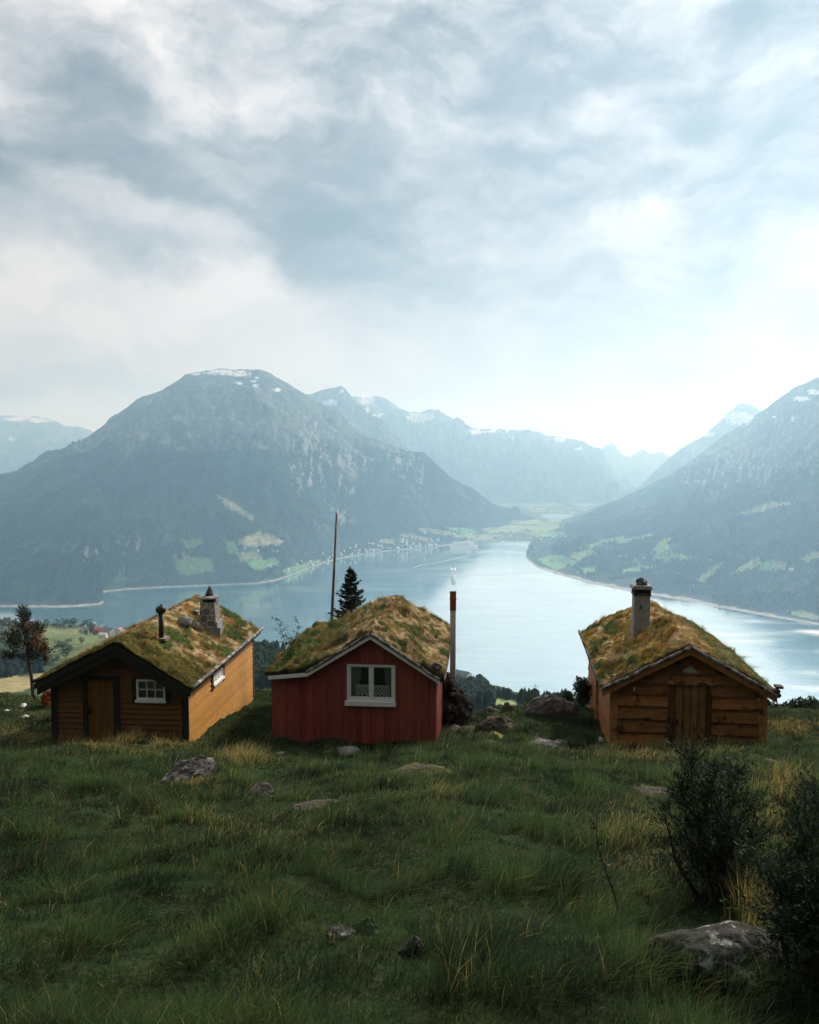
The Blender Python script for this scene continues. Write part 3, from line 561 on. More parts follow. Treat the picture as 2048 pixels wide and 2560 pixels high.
# ------------------------------------------------------------------ trees and plants
def leaf_cloud(n, size, rs, flat=.6):
    d = rs.normal(size=(n, 3)); d /= np.linalg.norm(d, axis=1)[:, None]; e = rs.normal(size=(n, 3)); e -= (e * d).sum(1)[:, None] * d; e /= np.linalg.norm(e, axis=1)[:, None]
    s = size * rs.uniform(.6, 1.4, (n, 1)); return d * s, e * s * flat
def broadleaf_meshes(seed, leaves=1500, base=(.036, .056, .022)):
    """unit tree (height 1): trunk with limbs, crown of leaf clumps"""
    rs = np.random.default_rng(seed); mb = MB(); top = .45
    mb.tube([(0, 0, -.05), (.01, 0, .15), (.0, .02, .34), (.02, .01, .62)], [.035, .026, .022, .008], 7)
    cr = MB(); nb = 15; cs = []
    for k in range(nb):
        a = rs.uniform(0, 6.28); h = rs.uniform(.26, .9); rr = .31 * math.sqrt(max(.05, 1 - ((h - .5) / .48) ** 2)) * rs.uniform(.45, 1)
        c = np.array([rr * math.cos(a), rr * math.sin(a), h]); cs.append(c)
        mb.tube([(0, 0, h * .55), tuple(c * .6 + np.array([0, 0, .2 * h])), tuple(c)], [.012, .007, .003], 5)
    for c in cs:
        n = leaves // nb; r = rs.uniform(.10, .17); p = rs.normal(size=(n, 3)); p *= (rs.random((n, 1)) ** .4) / np.linalg.norm(p, axis=1)[:, None]
        u, v = leaf_cloud(n, .026, rs); cr.cards(c + p * r * np.array([1, 1, .85]), u, v, np.array(base) * rs.uniform(.65, 1.4) * rs.uniform(.75, 1.25, (n, 1)))
    return mb.mesh('trunk'), cr.mesh('crown')
def conifer_meshes(seed, tiers=26, base=(.020, .036, .020), droop=.25, rad=.23, h0=.06, per=7, sprays=11, width=1.0, twig=.045, ragged=.3):
    """unit spruce: trunk, whorls of drooping boughs set with needle sprays"""
    rs = np.random.default_rng(seed); tr = MB(); cr = MB(); tr.tube([(0, 0, -.03), (.004, 0, .4), (0, .003, .8), (0, 0, .985)], [.020, .014, .007, .002], 7)
    P, U, Vv, K = [], [], [], []
    for i in range(tiers):
        f = i / (tiers - 1); h = h0 + (1 - h0) * (f ** .92) * .97; R0 = rad * (1 - f) ** .85 * rs.uniform(.8, 1.12) + .012
        for k in range(per):
            a = 6.283 * (k + rs.uniform(-.3, .3)) / per + i * 1.9; L_ = R0 * (1 + ragged * rs.uniform(-1.3, .75)); h = (h0 + (1 - h0) * (f ** .92) * .97) + rs.normal() * .008; d = np.array([math.cos(a), math.sin(a), 0]); sd = np.array([-d[1], d[0], 0])
            up = .30 * f + .02; pts = []
            for s in np.linspace(.12, 1, sprays):
                p = np.array([0, 0, h]) + d * L_ * s + np.array([0, 0, 1]) * L_ * (up * s - droop * s * s + (.18 + .25 * f) * s ** 4); pts.append(p)
                for sg in (-1, 1):
                    q = (d * .65 + sd * sg * rs.uniform(.5, 1.0) + np.array([0, 0, rs.uniform(-.28, .12)])); q /= np.linalg.norm(q); ln = twig * (1.05 - .55 * s) * (.45 + .8 * (1 - f)) * rs.uniform(.7, 1.3) + .008
                    n_ = np.cross(q, rs.normal(size=3)); n_ /= np.linalg.norm(n_); P.append(p + q * ln * .5); U.append(q * ln * .62); Vv.append(n_ * ln * .30); K.append(np.array(base) * rs.uniform(.6, 1.5))
            tr.tube([tuple(np.array([0, 0, h])), tuple(pts[len(pts) // 2]), tuple(pts[-1])], [.0045, .003, .001], 4)
            q = pts[-1] - pts[-2]; q /= np.linalg.norm(q) + 1e-9; P.append(pts[-1] + q * .008); U.append(q * .022); Vv.append(np.cross(q, [0, 0, 1.]) * .010); K.append(np.array(base) * 1.6)
    for k in range(10): P.append(np.array([rs.normal() * .004, rs.normal() * .004, .95 + .006 * k])); U.append(np.array([rs.normal() * .006, rs.normal() * .006, .016])); Vv.append(np.array([rs.normal() * .006, rs.normal() * .006, 0])); K.append(np.array(base) * 1.2)
    cr.cards(np.array(P), np.array(U), np.array(Vv), np.array(K)); return tr.mesh('trunk'), cr.mesh('crown')
def place_tree(meshes, loc, h, w, label, group=None, cat='tree', name='tree', rz=0, mats=None):
    o = empty(name, loc, rz, label, cat, group); o.scale = (h * w, h * w, h)
    link('trunk', meshes[0], M_bark, o); link('crown', meshes[1], mats or M_leaf, o); return o
BROAD = [broadleaf_meshes(s) for s in (1, 2, 3)]
SPRUCE = [conifer_meshes(s, 24, per=7, sprays=10, twig=.05) for s in (4, 5)]
def pix_tree(px, py_base, py_top, w, meshes, label, group, name, cat='tree', mats=None):
    p = cast(px, py_base)
    if p is None: return
    h = (py_base - py_top) / F * p.y * 1.02
    place_tree(meshes, (p.x, p.y, p.z - .03 * h), h, w, label, group, cat, name, random.uniform(0, 6), mats)
# shore trees behind the farm field
for i, (px, w) in enumerate([(22, 1.1), (118, 1.0), (142, 1.15), (160, 1.2), (176, 1.0), (6, 1.0)]):
    pix_tree(px, 1572 - (i == 3) * 2, 1545 - [6, 0, 1, 3, -3, 8][i], w, BROAD[i % 3], 'dark round tree in the row between the pale field and the fjord', 'row of trees above the shore', 'broadleaf_tree')
pix_tree(186, 1566, 1543, 1.35, BROAD[1], 'roundest tree of the shore row, standing just left of the farmhouses', None, 'broadleaf_tree')
pix_tree(220, 1574, 1543, 1.7, BROAD[2], 'widest shore tree spreading beside the white farm gables', None, 'broadleaf_tree')
pix_tree(224, 1588, 1560, 1.2, BROAD[0], 'dark tree standing in front of the farm cluster beside the red barn', None, 'broadleaf_tree')
pix_tree(160, 1634, 1592, 1.7, BROAD[2], 'large dark round tree alone in the middle of the green pasture', None, 'broadleaf_tree')
pix_tree(205, 1611, 1592, 1.15, BROAD[1], 'small dark tree alone on the green pasture below the farm', None, 'broadleaf_tree')
pix_tree(132, 1662, 1636, 2.0, BROAD[0], 'grey green bush at the lower edge of the pasture above the turf roof', None, 'bush', 'bush')
pix_tree(165, 1645, 1627, 1.6, BROAD[1], 'low bush below the large round tree in the pasture', None, 'bush', 'bush')
for px, b, t, w in [(300, 1586, 1570, 1.5), (318, 1588, 1566, 1.6), (335, 1590, 1570, 1.4), (262, 1575, 1560, 1.6)]:
    pix_tree(px, b, t, w, BROAD[int(px) % 3], 'dark tree behind the farm roofs above the water', 'trees behind the farm', 'broadleaf_tree')
# woods on the lower hillside
def wood(poly, n, hr, label, blob=.5, base=(.022, .034, .018)):
    xs = [p[0] for p in poly]; ys = [p[1] for p in poly]; pts = []
    for _ in range(n * 6):
        px, py = random.uniform(min(xs), max(xs)), random.uniform(min(ys), max(ys))
        if in_poly(np.array([px]), np.array([py]), poly)[0]:
            p = bvh_list[0].ray_cast(Vector((0, 0, 0)), Vector(ray(px, py)).normalized())[0]
            if p is not None: pts.append(p)
        if len(pts) >= n: break
    if not pts: return
    P = np.array(pts); H = rng.uniform(*hr, len(P)); scatter('forest', P, H, tint(len(P), base, .5), label, 'forest', 7, blob)
wood([(-120, 1650), (-20, 1630), (60, 1640), (115, 1652), (112, 1682), (40, 1690), (-120, 1700)], 220, (5, 9), 'dark blue green wood at the left edge above the hay field', .7, (.016, .026, .018))
wood([(600, 1618), (690, 1626), (760, 1650), (760, 1720), (600, 1720)], 700, (4, 9), 'dark wood on the slope between the ochre and the red cabin', .4)
wood([(1100, 1692), (1205, 1718), (1225, 1736), (1225, 1780), (1100, 1780)], 500, (5, 11), 'wood on the slope below the small white house right of the red cabin', .6)
wood([(1225, 1734), (1290, 1748), (1400, 1780), (1400, 1792), (1290, 1754), (1228, 1740)], 130, (3, 6.5), 'strip of dark wood above the pale meadow between the red and the brown cabin', .4)
wood([(1230, 1778), (1400, 1800), (1400, 1825), (1230, 1812)], 260, (2.5, 4.5), 'dark wood below the pale meadow left of the big boulder', .5)
wood([(1430, 1790), (1520, 1796), (1520, 1830), (1430, 1830)], 120, (3, 6), 'dark trees beyond the brow just left of the brown cabin', .4)
wood([(1880, 1818), (2140, 1810), (2140, 1850), (1880, 1850)], 160, (2.5, 4.5), 'dark low wood along the brow right of the brown cabin', .55)
for px, b, t in [(1914, 1822, 1764), (1948, 1824, 1756), (2042, 1822, 1764)]:
    pix_tree(px, b, t, .8, SPRUCE[int(px) % 2], {1914: 'small dark spruce tip at the right wall of the brown cabin', 1948: 'pointed spruce standing alone above the bushes right of the brown cabin', 2042: 'dark spruce cut by the right edge beyond the straw grass'}[px], None, 'spruce_tree', mats=M_needle)

# ------------------------------------------------------------------ houses and ships far below
M_wall_white = mat('white_house_paint', (.55, .56, .55), (.72, .72, .71), .5, bump=0, rough=.7); M_wall_red = mat('red_house_paint', (.30, .045, .03), (.36, .06, .04), .5, bump=0, rough=.7)
M_roof_grey = mat('grey_slate_roof', (.10, .105, .11), (.18, .185, .19), .6, bump=0, rough=.6); M_roof_tile = mat('orange_tile_roof', (.34, .12, .06), (.42, .16, .09), .6, bump=0, rough=.7)
def house_meshes(w, l, h, rf):
    b = MB(); b.add([(-w / 2, -l / 2, -3), (w / 2, -l / 2, -3), (w / 2, l / 2, -3), (-w / 2, l / 2, -3), (-w / 2, -l / 2, h), (w / 2, -l / 2, h), (w / 2, l / 2, h), (-w / 2, l / 2, h), (0, -l / 2, h + rf), (0, l / 2, h + rf)],
                    [(3, 2, 1, 0), (1, 2, 6, 5), (3, 0, 4, 7), (0, 1, 5, 8, 4), (2, 3, 7, 9, 6)])
    r = MB(); e = .5
    for s in (-1, 1):
        x1 = s * (w / 2 + e); z1 = h - rf * e / (w / 2); v = [(0, -l / 2 - e, h + rf + .12), (x1, -l / 2 - e, z1 + .12), (x1, l / 2 + e, z1 + .12), (0, l / 2 + e, h + rf + .12)]
        v = v if s > 0 else v[::-1]; r.hexa(v + [(a, b_, c + .3) for a, b_, c in v])
    wn = MB()
    for yy_ in (-l / 4, l / 4):
        for zz in (h * .45,):
            for s in (-1, 1): wn.box(s * w / 2 - .05, s * w / 2 + .05, yy_ - .6, yy_ + .6, zz - .7, zz + .7)
    wn.box(-.7, .7, -l / 2 - .05, -l / 2 + .05, h * .35, h * .35 + 1.4)
    return b.mesh('wall'), r.mesh('roof'), wn.mesh('window')
HM = [house_meshes(8, 11, 4.5, 3), house_meshes(9, 15, 5, 3.2), house_meshes(7, 9, 5, 3.2)]
M_win = mat('dark_window', (.03, .035, .04), bump=0, rough=.2)
def house_at(px, py, label, group=None, k=0, wallm=M_wall_white, roofm=M_roof_grey, sc=1.0, rz=None, name='house', cat='house', detail=True):
    p = cast(px, py)
    if p is None: return
    o = empty(name, (p.x, p.y, p.z + 1.0), random.uniform(-1.5, 1.5) if rz is None else rz, label, cat, group); o.scale = (sc, sc, sc)
    for nm, me, m in zip(('wall', 'roof', 'window'), HM[k], (wallm, roofm, M_win)):
        if nm == 'window' and not detail: continue
        w = link(nm, me.copy() if me.materials and me.materials[0] != m else me, None, o)
        w.data.materials.clear(); w.data.materials.append(m)
    return o
def spread(n, f):
    r = []
    while len(r) < n:
        p = f()
        if p: r.append(p)
    return r
def shore_village():
    u = random.random() ** .9; px = 770 + 330 * u; sh = np.interp(px, [745, 800, 850, 900, 960, 1010, 1060, 1110], [1431, 1409, 1396, 1387, 1379, 1374, 1369, 1364])
    dens = .35 + .65 * (abs(math.sin(px * .035)) ** 2)
    return (px, sh - 3 - random.random() ** 1.4 * np.interp(px, [770, 850, 1000, 1100], [20, 22, 26, 14])) if random.random() < dens else None
for px, py in spread(105, shore_village): house_at(px, py, 'tiny white house in the village along the left shore of the fjord', 'houses of the village on the left shore', random.randrange(3), sc=random.uniform(.9, 1.4), detail=False, roofm=M_roof_grey if random.random() < .5 else M_wall_white)
for px, py in spread(34, lambda: (random.uniform(1170, 1420), random.uniform(1326, 1350))): house_at(px, py, 'tiny pale house on the flat farmland at the head of the fjord', 'houses at the head of the fjord', random.randrange(3), sc=random.uniform(1.0, 1.5), detail=False, roofm=M_roof_grey if random.random() < .4 else M_wall_white)
for px, py in [(622, 1364), (630, 1366), (640, 1366), (592, 1376), (684, 1380), (690, 1380), (671, 1416), (678, 1417), (700, 1416), (612, 1372), (645, 1378), (688, 1436), (742, 1411), (720, 1424), (752, 1404)]:
    house_at(px, py, 'small white farmhouse among the clearings on the rounded mountain', 'farmhouses on the mountain slope', random.randrange(3), sc=1.15, detail=False)
for px, py in [(1548, 1392), (1553, 1391), (1632, 1384), (1642, 1383), (1657, 1386), (1668, 1384), (1582, 1405), (1630, 1420), (1640, 1418), (1610, 1396), (1776, 1402), (1488, 1386), (1436, 1412), (1447, 1433), (1390, 1427), (1732, 1466), (1565, 1392), (1475, 1370), (1452, 1372)]:
    house_at(px, py, 'small white farmhouse among the fields right of the fjord', 'farmhouses right of the fjord', random.randrange(3), sc=1.1, detail=False)
for i, (px, py) in enumerate([(1948, 1421), (1962, 1424), (1978, 1426)]):
    house_at(px, py, ['white gabled farmhouse beside the bright green field on the right slope', 'middle grey roofed barn of the farm beside the bright green field', 'rightmost barn of the farm beside the bright green field'][i], None, [2, 1, 1][i], sc=1.2, rz=1.2, roofm=[M_wall_white, M_roof_grey, M_wall_white][i])
# farm cluster on the bench left
for px, py, lab, k, wm, rm_, sc, rz in [
    (213, 1581, 'white gabled farmhouse left of the dark tree in the farm cluster', 0, M_wall_white, M_roof_grey, 1.0, .3), (243, 1583, 'red barn right of the dark tree in the farm cluster', 1, M_wall_red, M_roof_tile, .8, 1.3),
    (258, 1566, 'long white shed at the top of the farm cluster', 1, M_wall_white, M_roof_grey, .9, 1.4), (236, 1568, 'small white house half hidden behind the widest shore tree', 2, M_wall_white, M_wall_white, .9, .5),
    (264, 1580, 'red house behind the grey roofs of the farm cluster', 2, M_wall_red, M_roof_grey, 1.0, .2), (272, 1588, 'large grey roofed barn in front of the farm cluster', 1, M_wall_white, M_roof_grey, 1.1, 1.0),
    (285, 1582, 'grey roofed farmhouse at the centre of the farm cluster', 0, M_wall_white, M_roof_grey, 1.1, .7), (298, 1588, 'orange roofed house at the right end of the farm cluster', 0, M_wall_white, M_roof_tile, 1.1, .1),
    (312, 1592, 'pale roofed shed nearest the turf roof in the farm cluster', 2, M_wall_white, M_wall_white, 1.0, .9), (258, 1594, 'low white shed below the red barn on the pasture', 1, M_wall_white, M_wall_white, .6, 1.5)]:
    house_at(px, py, lab, None, k, wm, rm_, sc, rz)
house_at(1157, 1700, 'white house with dark windows on the wooded slope right of the red cabin', None, 1, sc=1.15, rz=.9)

def ship(px, py, length, beam, head, label):
    p = on_water(px, py); o = empty('cruise_ship', (p[0], p[1], WATER), head, label, 'ship'); L2, B2 = length / 2, beam / 2
    Mh = mat('white_hull_paint', (.74, .75, .75), (.84, .84, .84), .1, bump=0, rough=.5); Mg = mat('blue_grey_glazing', (.10, .14, .17), bump=0, rough=.3)
    h = MB(); st = [(-L2, .75), (-L2 * .9, .95), (-L2 * .4, 1), (L2 * .55, 1), (L2 * .8, .7), (L2 * .95, .25), (L2, .03)]
    for i in range(len(st) - 1):
        (x0, w0), (x1, w1) = st[i], st[i + 1]; k = 1 + .02 * i
        h.hexa([(x0, -B2 * w0 * .85, -3), (x1, -B2 * w1 * .7, -3), (x1, B2 * w1 * .7, -3), (x0, B2 * w0 * .85, -3), (x0, -B2 * w0, 12), (x1 + (i >= 4) * 4, -B2 * w1, 12 + (i >= 4) * 1.5), (x1 + (i >= 4) * 4, B2 * w1, 12 + (i >= 4) * 1.5), (x0, B2 * w0, 12)])
    h.build('hull', Mh, o)
    for k in range(5):
        d = MB(); a, b = -L2 * (.88 - .03 * k), L2 * (.62 - .07 * k); z = 12.02 + k * 4.2
        d.box(a, b, -B2 * (.92 - .02 * k), B2 * (.92 - .02 * k), z, z + 4.1); dk = d.build('deck', Mh, o)
        g = MB(); w = B2 * (.92 - .02 * k) + .15; g.box(a + 3, b - 3, -w, w, z + 1.2, z + 2.6); g.build('window', Mg, dk)
    br = MB(); br.box(L2 * .30, L2 * .42, -B2, B2, 33.1, 37); br.build('bridge', Mh, o)
    f = MB(); f.lathe([(5, 33), (5, 44), (4, 47)], 12, (-L2 * .35, 0, 0)); f.build('funnel', mat('blue_funnel_paint', (.10, .16, .25), bump=0), o)
    m = MB(); m.tube([(L2 * .3, 0, 37), (L2 * .28, 0, 52)], [.8, .4], 6); m.bar((L2 * .29, -4, 45), (L2 * .29, 4, 45), .8, .8); m.build('mast', Mh, o)
    return o
ship(1160, 1368, 180, 26, R(8), 'long white cruise ship moored along the far left shore')
ship(1134, 1441, 150, 27, R(-93), 'white cruise ship seen end on at anchor in the middle of the fjord')
# small boats and the wake
def wake(pts, w, label):
    P = [on_water(*p) for p in pts]; mb = MB(); n = len(P)
    L_ = []; 
    for i in range(n):
        d = P[min(i + 1, n - 1)] - P[max(i - 1, 0)]; d = d / np.linalg.norm(d); s = np.array([-d[1], d[0], 0]); ww = w * (.4 + .6 * math.sin(math.pi * (i + .5) / n))
        L_ += [P[i] - s * ww + [0, 0, .3], P[i] + s * ww + [0, 0, .3]]
    mb.add(L_, [(2 * i, 2 * i + 2, 2 * i + 3, 2 * i + 1) for i in range(n - 1)]); tag(mb.build('foam', mat('foam', (.5, .56, .58), (.75, .78, .8), .05, bump=0)), label, 'wake', kind='stuff')
wake([(1037, 1420), (1042, 1416), (1055, 1412), (1080, 1409), (1110, 1403), (1140, 1396), (1175, 1388), (1210, 1381), (1260, 1374)], 2.6, 'pale curved boat wake left of the anchored cruise ship')
# ------------------------------------------------------------------ the three cabins
z1 = lambda x, y: (60 + x * .3710, 1420 + y * .3710)
z2 = lambda x, y: (640 + x * .32464, 1260 + y * .32464)
z3 = lambda x, y: (1380 + x * .38725, 1420 + y * .38725)
class Cabin:
    def __init__(s, name, label, pb, Y, vpx, prof, ov, wl, wr, length, back_ov=.35):
        s.p = at(*pb, Y); s.th = math.atan((vpx - 1024) / F); s.d = np.array([math.sin(s.th), math.cos(s.th), 0]); s.a = np.array([math.cos(s.th), -math.sin(s.th), 0])
        s.root = empty(name, tuple(s.p), -s.th, label, 'cabin')
        P = [s.L(*q, -ov) for q in prof]; s.xs = [q[0] for q in P]; s.zs = [q[1] for q in P]; s.ov = ov; s.len = length; s.y0 = -ov; s.y1 = length + back_ov
        s.rw = .16; s.wl = s.L(*wl)[0]; s.wr = s.L(*wr)[0]; s.ia = int(np.argmax(s.zs))
    def L(s, px, py, dy=0.0):                  # picture column/row -> local (x, z) in the plane y = dy
        r = ray(px, py); t = np.dot(s.p + s.d * dy, s.d) / np.dot(r, s.d); q = r * t - s.p; return float(np.dot(q, s.a)), float(q[2])
    def LX(s, px, py, x):                      # -> local (y, z) in the plane x = x
        r = ray(px, py); t = np.dot(s.p + s.a * x, s.a) / np.dot(r, s.a); q = r * t - s.p; return float(np.dot(q, s.d)), float(q[2])
    def roof(s, x): return float(np.interp(x, s.xs, s.zs))
    def rz(s, x, w=None):
        w = s.rw if w is None else w; x = np.asarray(x)
        return (np.interp(x - w, s.xs, s.zs) + 2 * np.interp(x, s.xs, s.zs) + np.interp(x + w, s.xs, s.zs)) / 4
    def xL(s, z): return max(s.wl, float(np.interp(z + .06, s.zs[:s.ia + 1], s.xs[:s.ia + 1])))
    def xR(s, z): return min(s.wr, float(np.interp(-(z + .06), [-q for q in s.zs[s.ia:]], s.xs[s.ia:])))
    def world(s, x, y, z): return s.p + s.a * x + s.d * y + np.array([0, 0, z])
    def sod(s, th, seed, pal, mat_cols, n, hmin, hmax, name_label=None, bulge=.05, sag=0):
        nx, ny = 110, 130; x = np.linspace(s.xs[0] - bulge, s.xs[-1] + bulge, nx); y = np.linspace(s.y0 - .03, s.y1, ny); X, Y = np.meshgrid(x, y, indexing='ij')
        e = np.minimum(np.minimum(X - x[0], x[-1] - X), np.minimum(Y - y[0], y[-1] - Y)); rnd = np.sqrt(np.clip(e / .22, 0, 1))
        def hgt(X, Y): return th * (1 + .60 * fbm(X * 1.1, Y * 1.1, 4, seed) + .42 * fbm(X * 3.4, Y * 3.4, 3, seed + 3)) + .045 * fbm(X * 9, Y * 9, 2, seed + 6) + sag * fbm(X * .5 + 7, Y * .5, 2, seed + 8)
        Z = s.rz(X) + hgt(X, Y) * (.50 + .50 * rnd)
        jx = X + .04 * fbm(X * 6, Y * 6 + 40, 2, seed); jx = np.where(rnd < 1, jx + .03 * fbm(Y * 5, X * 5, 3, seed + 2), X)
        top = np.stack([jx, Y, Z], -1)
        c = pal(X, Y)
        V = top.reshape(-1, 3); Q = grid_quads(nx, ny); K = c.reshape(-1, 3)
        # skirt of cut peat round the edge
        ring = [(i, 0) for i in range(nx)] + [(nx - 1, j) for j in range(1, ny)] + [(i, ny - 1) for i in range(nx - 2, -1, -1)] + [(0, j) for j in range(ny - 2, 0, -1)]
        idx = np.array([i * ny + j for i, j in ring]); low = V[idx].copy(); low[:, 2] = s.rz(low[:, 0], .02) + .012; low[:, :2] += (np.array([.5 * (x[0] + x[-1]), .5 * (y[0] + y[-1])]) - low[:, :2]) * .012
        b = len(V); m = len(idx); V = np.concatenate([V, low]); K[idx] = K[idx] * .30 + np.array([.030, .023, .017]) * .70; K = np.concatenate([K, np.tile([.030, .022, .016], (m, 1))])
        k = np.arange(m); sk = np.stack([b + k, b + (k + 1) % m, idx[(k + 1) % m], idx[k]], -1)
        o = link('turf_roof', np_mesh('turf_roof', V, np.concatenate([Q, sk]), col=np.clip(K, .005, .6), smooth=True), M_sod, s.root)
        # blades of grass rooted in the sod
        gx_ = rng.uniform(x[0] + .03, x[-1] - .03, n); gy_ = rng.uniform(y[0] + .07, y[-1] - .02, n)
        e = np.minimum(np.minimum(gx_ - x[0], x[-1] - gx_), np.minimum(gy_ - y[0], y[-1] - gy_)); rn = np.sqrt(np.clip(e / .22, 0, 1))
        gz_ = s.rz(gx_) + hgt(gx_, gy_) * (.5 + .5 * rn) - .015
        tuft = fbm(gx_ * 1.6, gy_ * 1.6, 3, seed + 30); H = rng.uniform(hmin, hmax, n) * (.5 + 1.9 * sstep(.1, .8, tuft) ** 1.5)
        slope = np.sign(gx_ - s.xs[s.ia]); fa = fbm(gx_ * .9, gy_ * .9, 2, seed + 40) * 2.2; lean = np.stack([slope * .55 + .25 + .6 * np.cos(fa * 2) + rng.normal(0, .22, n), -.30 + .6 * np.sin(fa * 2) + rng.normal(0, .22, n)], 1) * H[:, None] * (1 + .4 * (rn < .8))[:, None]
        kc = pal(gx_, gy_, True) * rng.uniform(.8, 1.75, (n, 1))
        lush = 1 + 1.1 * (kc[:, 1] > kc[:, 0] * 1.25); H = H * lush; lean = lean * lush[:, None] * .9
        me = blade_mesh('roof_grass', np.stack([gx_, gy_, gz_], 1), H, rng.uniform(.005, .010, n), lean, kc)
        g = link('roof_grass', me, M_grass, o); g['kind'] = 'stuff'
        s.hgt = lambda X, Y: float(s.rz(X) + hgt(np.array(X), np.array(Y)))
        return o
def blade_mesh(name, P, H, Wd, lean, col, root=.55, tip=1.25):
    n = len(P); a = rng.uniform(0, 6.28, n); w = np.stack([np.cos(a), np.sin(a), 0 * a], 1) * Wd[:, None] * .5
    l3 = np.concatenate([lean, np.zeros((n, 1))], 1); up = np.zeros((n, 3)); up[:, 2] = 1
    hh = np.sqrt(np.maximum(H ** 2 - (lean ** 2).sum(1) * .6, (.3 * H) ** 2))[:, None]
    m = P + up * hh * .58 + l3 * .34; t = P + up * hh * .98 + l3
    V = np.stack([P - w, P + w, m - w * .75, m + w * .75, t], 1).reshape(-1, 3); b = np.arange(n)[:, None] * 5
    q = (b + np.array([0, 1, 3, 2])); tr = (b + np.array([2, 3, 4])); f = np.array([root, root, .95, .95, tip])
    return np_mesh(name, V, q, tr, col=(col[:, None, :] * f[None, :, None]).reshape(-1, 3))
def siding_h(mb, tr, xL, xR, zs, holes, p0=.032, p1=.012, wavy=0, rs=None, var=.18):
    rs = rs or random.Random(3)
    for z0, z1_ in zip(zs[:-1], zs[1:]):
        cuts = sorted({z0, z1_} | {h for ho in holes for h in ho[2:] if z0 + .004 < h < z1_ - .004}); cc = 1 + rs.uniform(-var, var); col = (cc, cc * rs.uniform(.94, 1.04), cc * rs.uniform(.9, 1.05))
        for a, b in zip(cuts[:-1], cuts[1:]):
            L0, L1, R0, R1 = xL(a), xL(b), xR(a), xR(b)
            if R0 - L0 < .02: continue
            if R1 - L1 < .01: m_ = (L1 + R1) / 2; L1, R1 = m_ - .005, m_ + .005
            segs = [(L0, L1, R0, R1)]
            for h0, h1, hz0, hz1 in holes:
                if hz0 < (a + b) / 2 < hz1:
                    new = []
                    for s_ in segs:
                        if h0 <= s_[0] and h1 >= s_[2]: continue
                        if h1 <= s_[0] or h0 >= s_[2]: new.append(s_); continue
                        if h0 > s_[0]: new.append((s_[0], s_[1], h0, h0))
                        if h1 < s_[2]: new.append((h1, h1, s_[2], s_[3]))
                    segs = new
            f = lambda z: p0 + (p1 - p0) * (z - z0) / (z1_ - z0)
            for l0, l1, r0, r1 in segs:
                if wavy and abs(a - z0) < 1e-6:      # a hand-hewn lower edge
                    k = max(2, int((r0 - l0) / .10)); pts = [l0 + (r0 - l0) * i / k for i in range(k + 1)]; top = [l1 + (r1 - l1) * i / k for i in range(k + 1)]
                    lo = [a + wavy * (mnoise.noise(Vector((p * 1.7, z0 * 9, 3))) + .5 * mnoise.noise(Vector((p * 5, z0 * 9, 8)))) for p in pts]
                    for i in range(k): mb.hexa([tr(pts[i], f(a), lo[i]), tr(pts[i + 1], f(a), lo[i + 1]), tr(pts[i + 1], -.03, lo[i + 1]), tr(pts[i], -.03, lo[i]), tr(top[i], f(b), b), tr(top[i + 1], f(b), b), tr(top[i + 1], -.03, b), tr(top[i], -.03, b)], col)
                else:
                    mb.hexa([tr(l0, f(a), a), tr(r0, f(a), a), tr(r0, -.03, a), tr(l0, -.03, a), tr(l1, f(b), b), tr(r1, f(b), b), tr(r1, -.03, b), tr(l1, -.03, b)], col)
def siding_v(mb, tr, xs, zbot, ztop, holes, batten=True, rs=None, var=.16):
    rs = rs or random.Random(5)
    for i, (a, b) in enumerate(zip(xs[:-1], xs[1:])):
        cc = 1 + rs.uniform(-var, var); col = (cc, cc * rs.uniform(.9, 1.1), cc * rs.uniform(.9, 1.1)); pr = .008 + .030 * (i % 2) + rs.uniform(0, .004)
        cuts = sorted({a, b} | {h for ho in holes for h in ho[:2] if a + .003 < h < b - .003})
        for u, v in zip(cuts[:-1], cuts[1:]):
            spans = [(zbot, None)]
            for h0, h1, hz0, hz1 in holes:
                if h0 < (u + v) / 2 < h1: spans = [(zbot, hz0), (hz1, None)]
            for s0, s1 in spans:
                t0, t1 = (ztop(u), ztop(v)) if s1 is None else (s1, s1)
                if s1 is None and min(t0, t1) < s0 + .01: continue
                mb.hexa([tr(u, pr, s0), tr(v, pr, s0), tr(v, -.03, s0), tr(u, -.03, s0), tr(u, pr, t0), tr(v, pr, t1), tr(v, -.03, t1), tr(u, -.03, t0)], col)
def window(parent, tr, x0, x1, zb, zt, cols, rows, m_frame, fw=.06, bw=.025, proud=.05, sill=True, pane_in=-.01):
    f = MB(); f.box(x0, x0 + fw, -.03, proud, zb, zt, tr=lambda x, y, z: tr(x, y, z)); f.box(x1 - fw, x1, -.03, proud, zb, zt, tr=tr); f.box(x0 + fw, x1 - fw, -.03, proud, zt - fw, zt, tr=tr); f.box(x0 + fw, x1 - fw, -.03, proud, zb, zb + fw, tr=tr)
    gw, gh = (x1 - x0 - 2 * fw) / cols, (zt - zb - 2 * fw) / rows
    for i in range(1, cols): f.box(x0 + fw + gw * i - bw / 2, x0 + fw + gw * i + bw / 2, -.02, proud - .012, zb + fw, zt - fw, tr=tr)
    for j in range(1, rows): f.box(x0 + fw, x1 - fw, -.02, proud - .015, zb + fw + gh * j - bw / 2, zb + fw + gh * j + bw / 2, tr=tr)
    w = f.build('window', m_frame, parent); p = MB(); p.add([tr(x0 + fw, pane_in, zb + fw), tr(x1 - fw, pane_in, zb + fw), tr(x1 - fw, pane_in, zt - fw), tr(x0 + fw, pane_in, zt - fw)], [(0, 1, 2, 3)]); p.build('pane', M_glass, w)
    if sill: s_ = MB(); s_.box(x0 - .03, x1 + .03, -.02, proud + .05, zb - .07, zb - .002, tr=tr); s_.build('sill', m_frame, w)
    return w
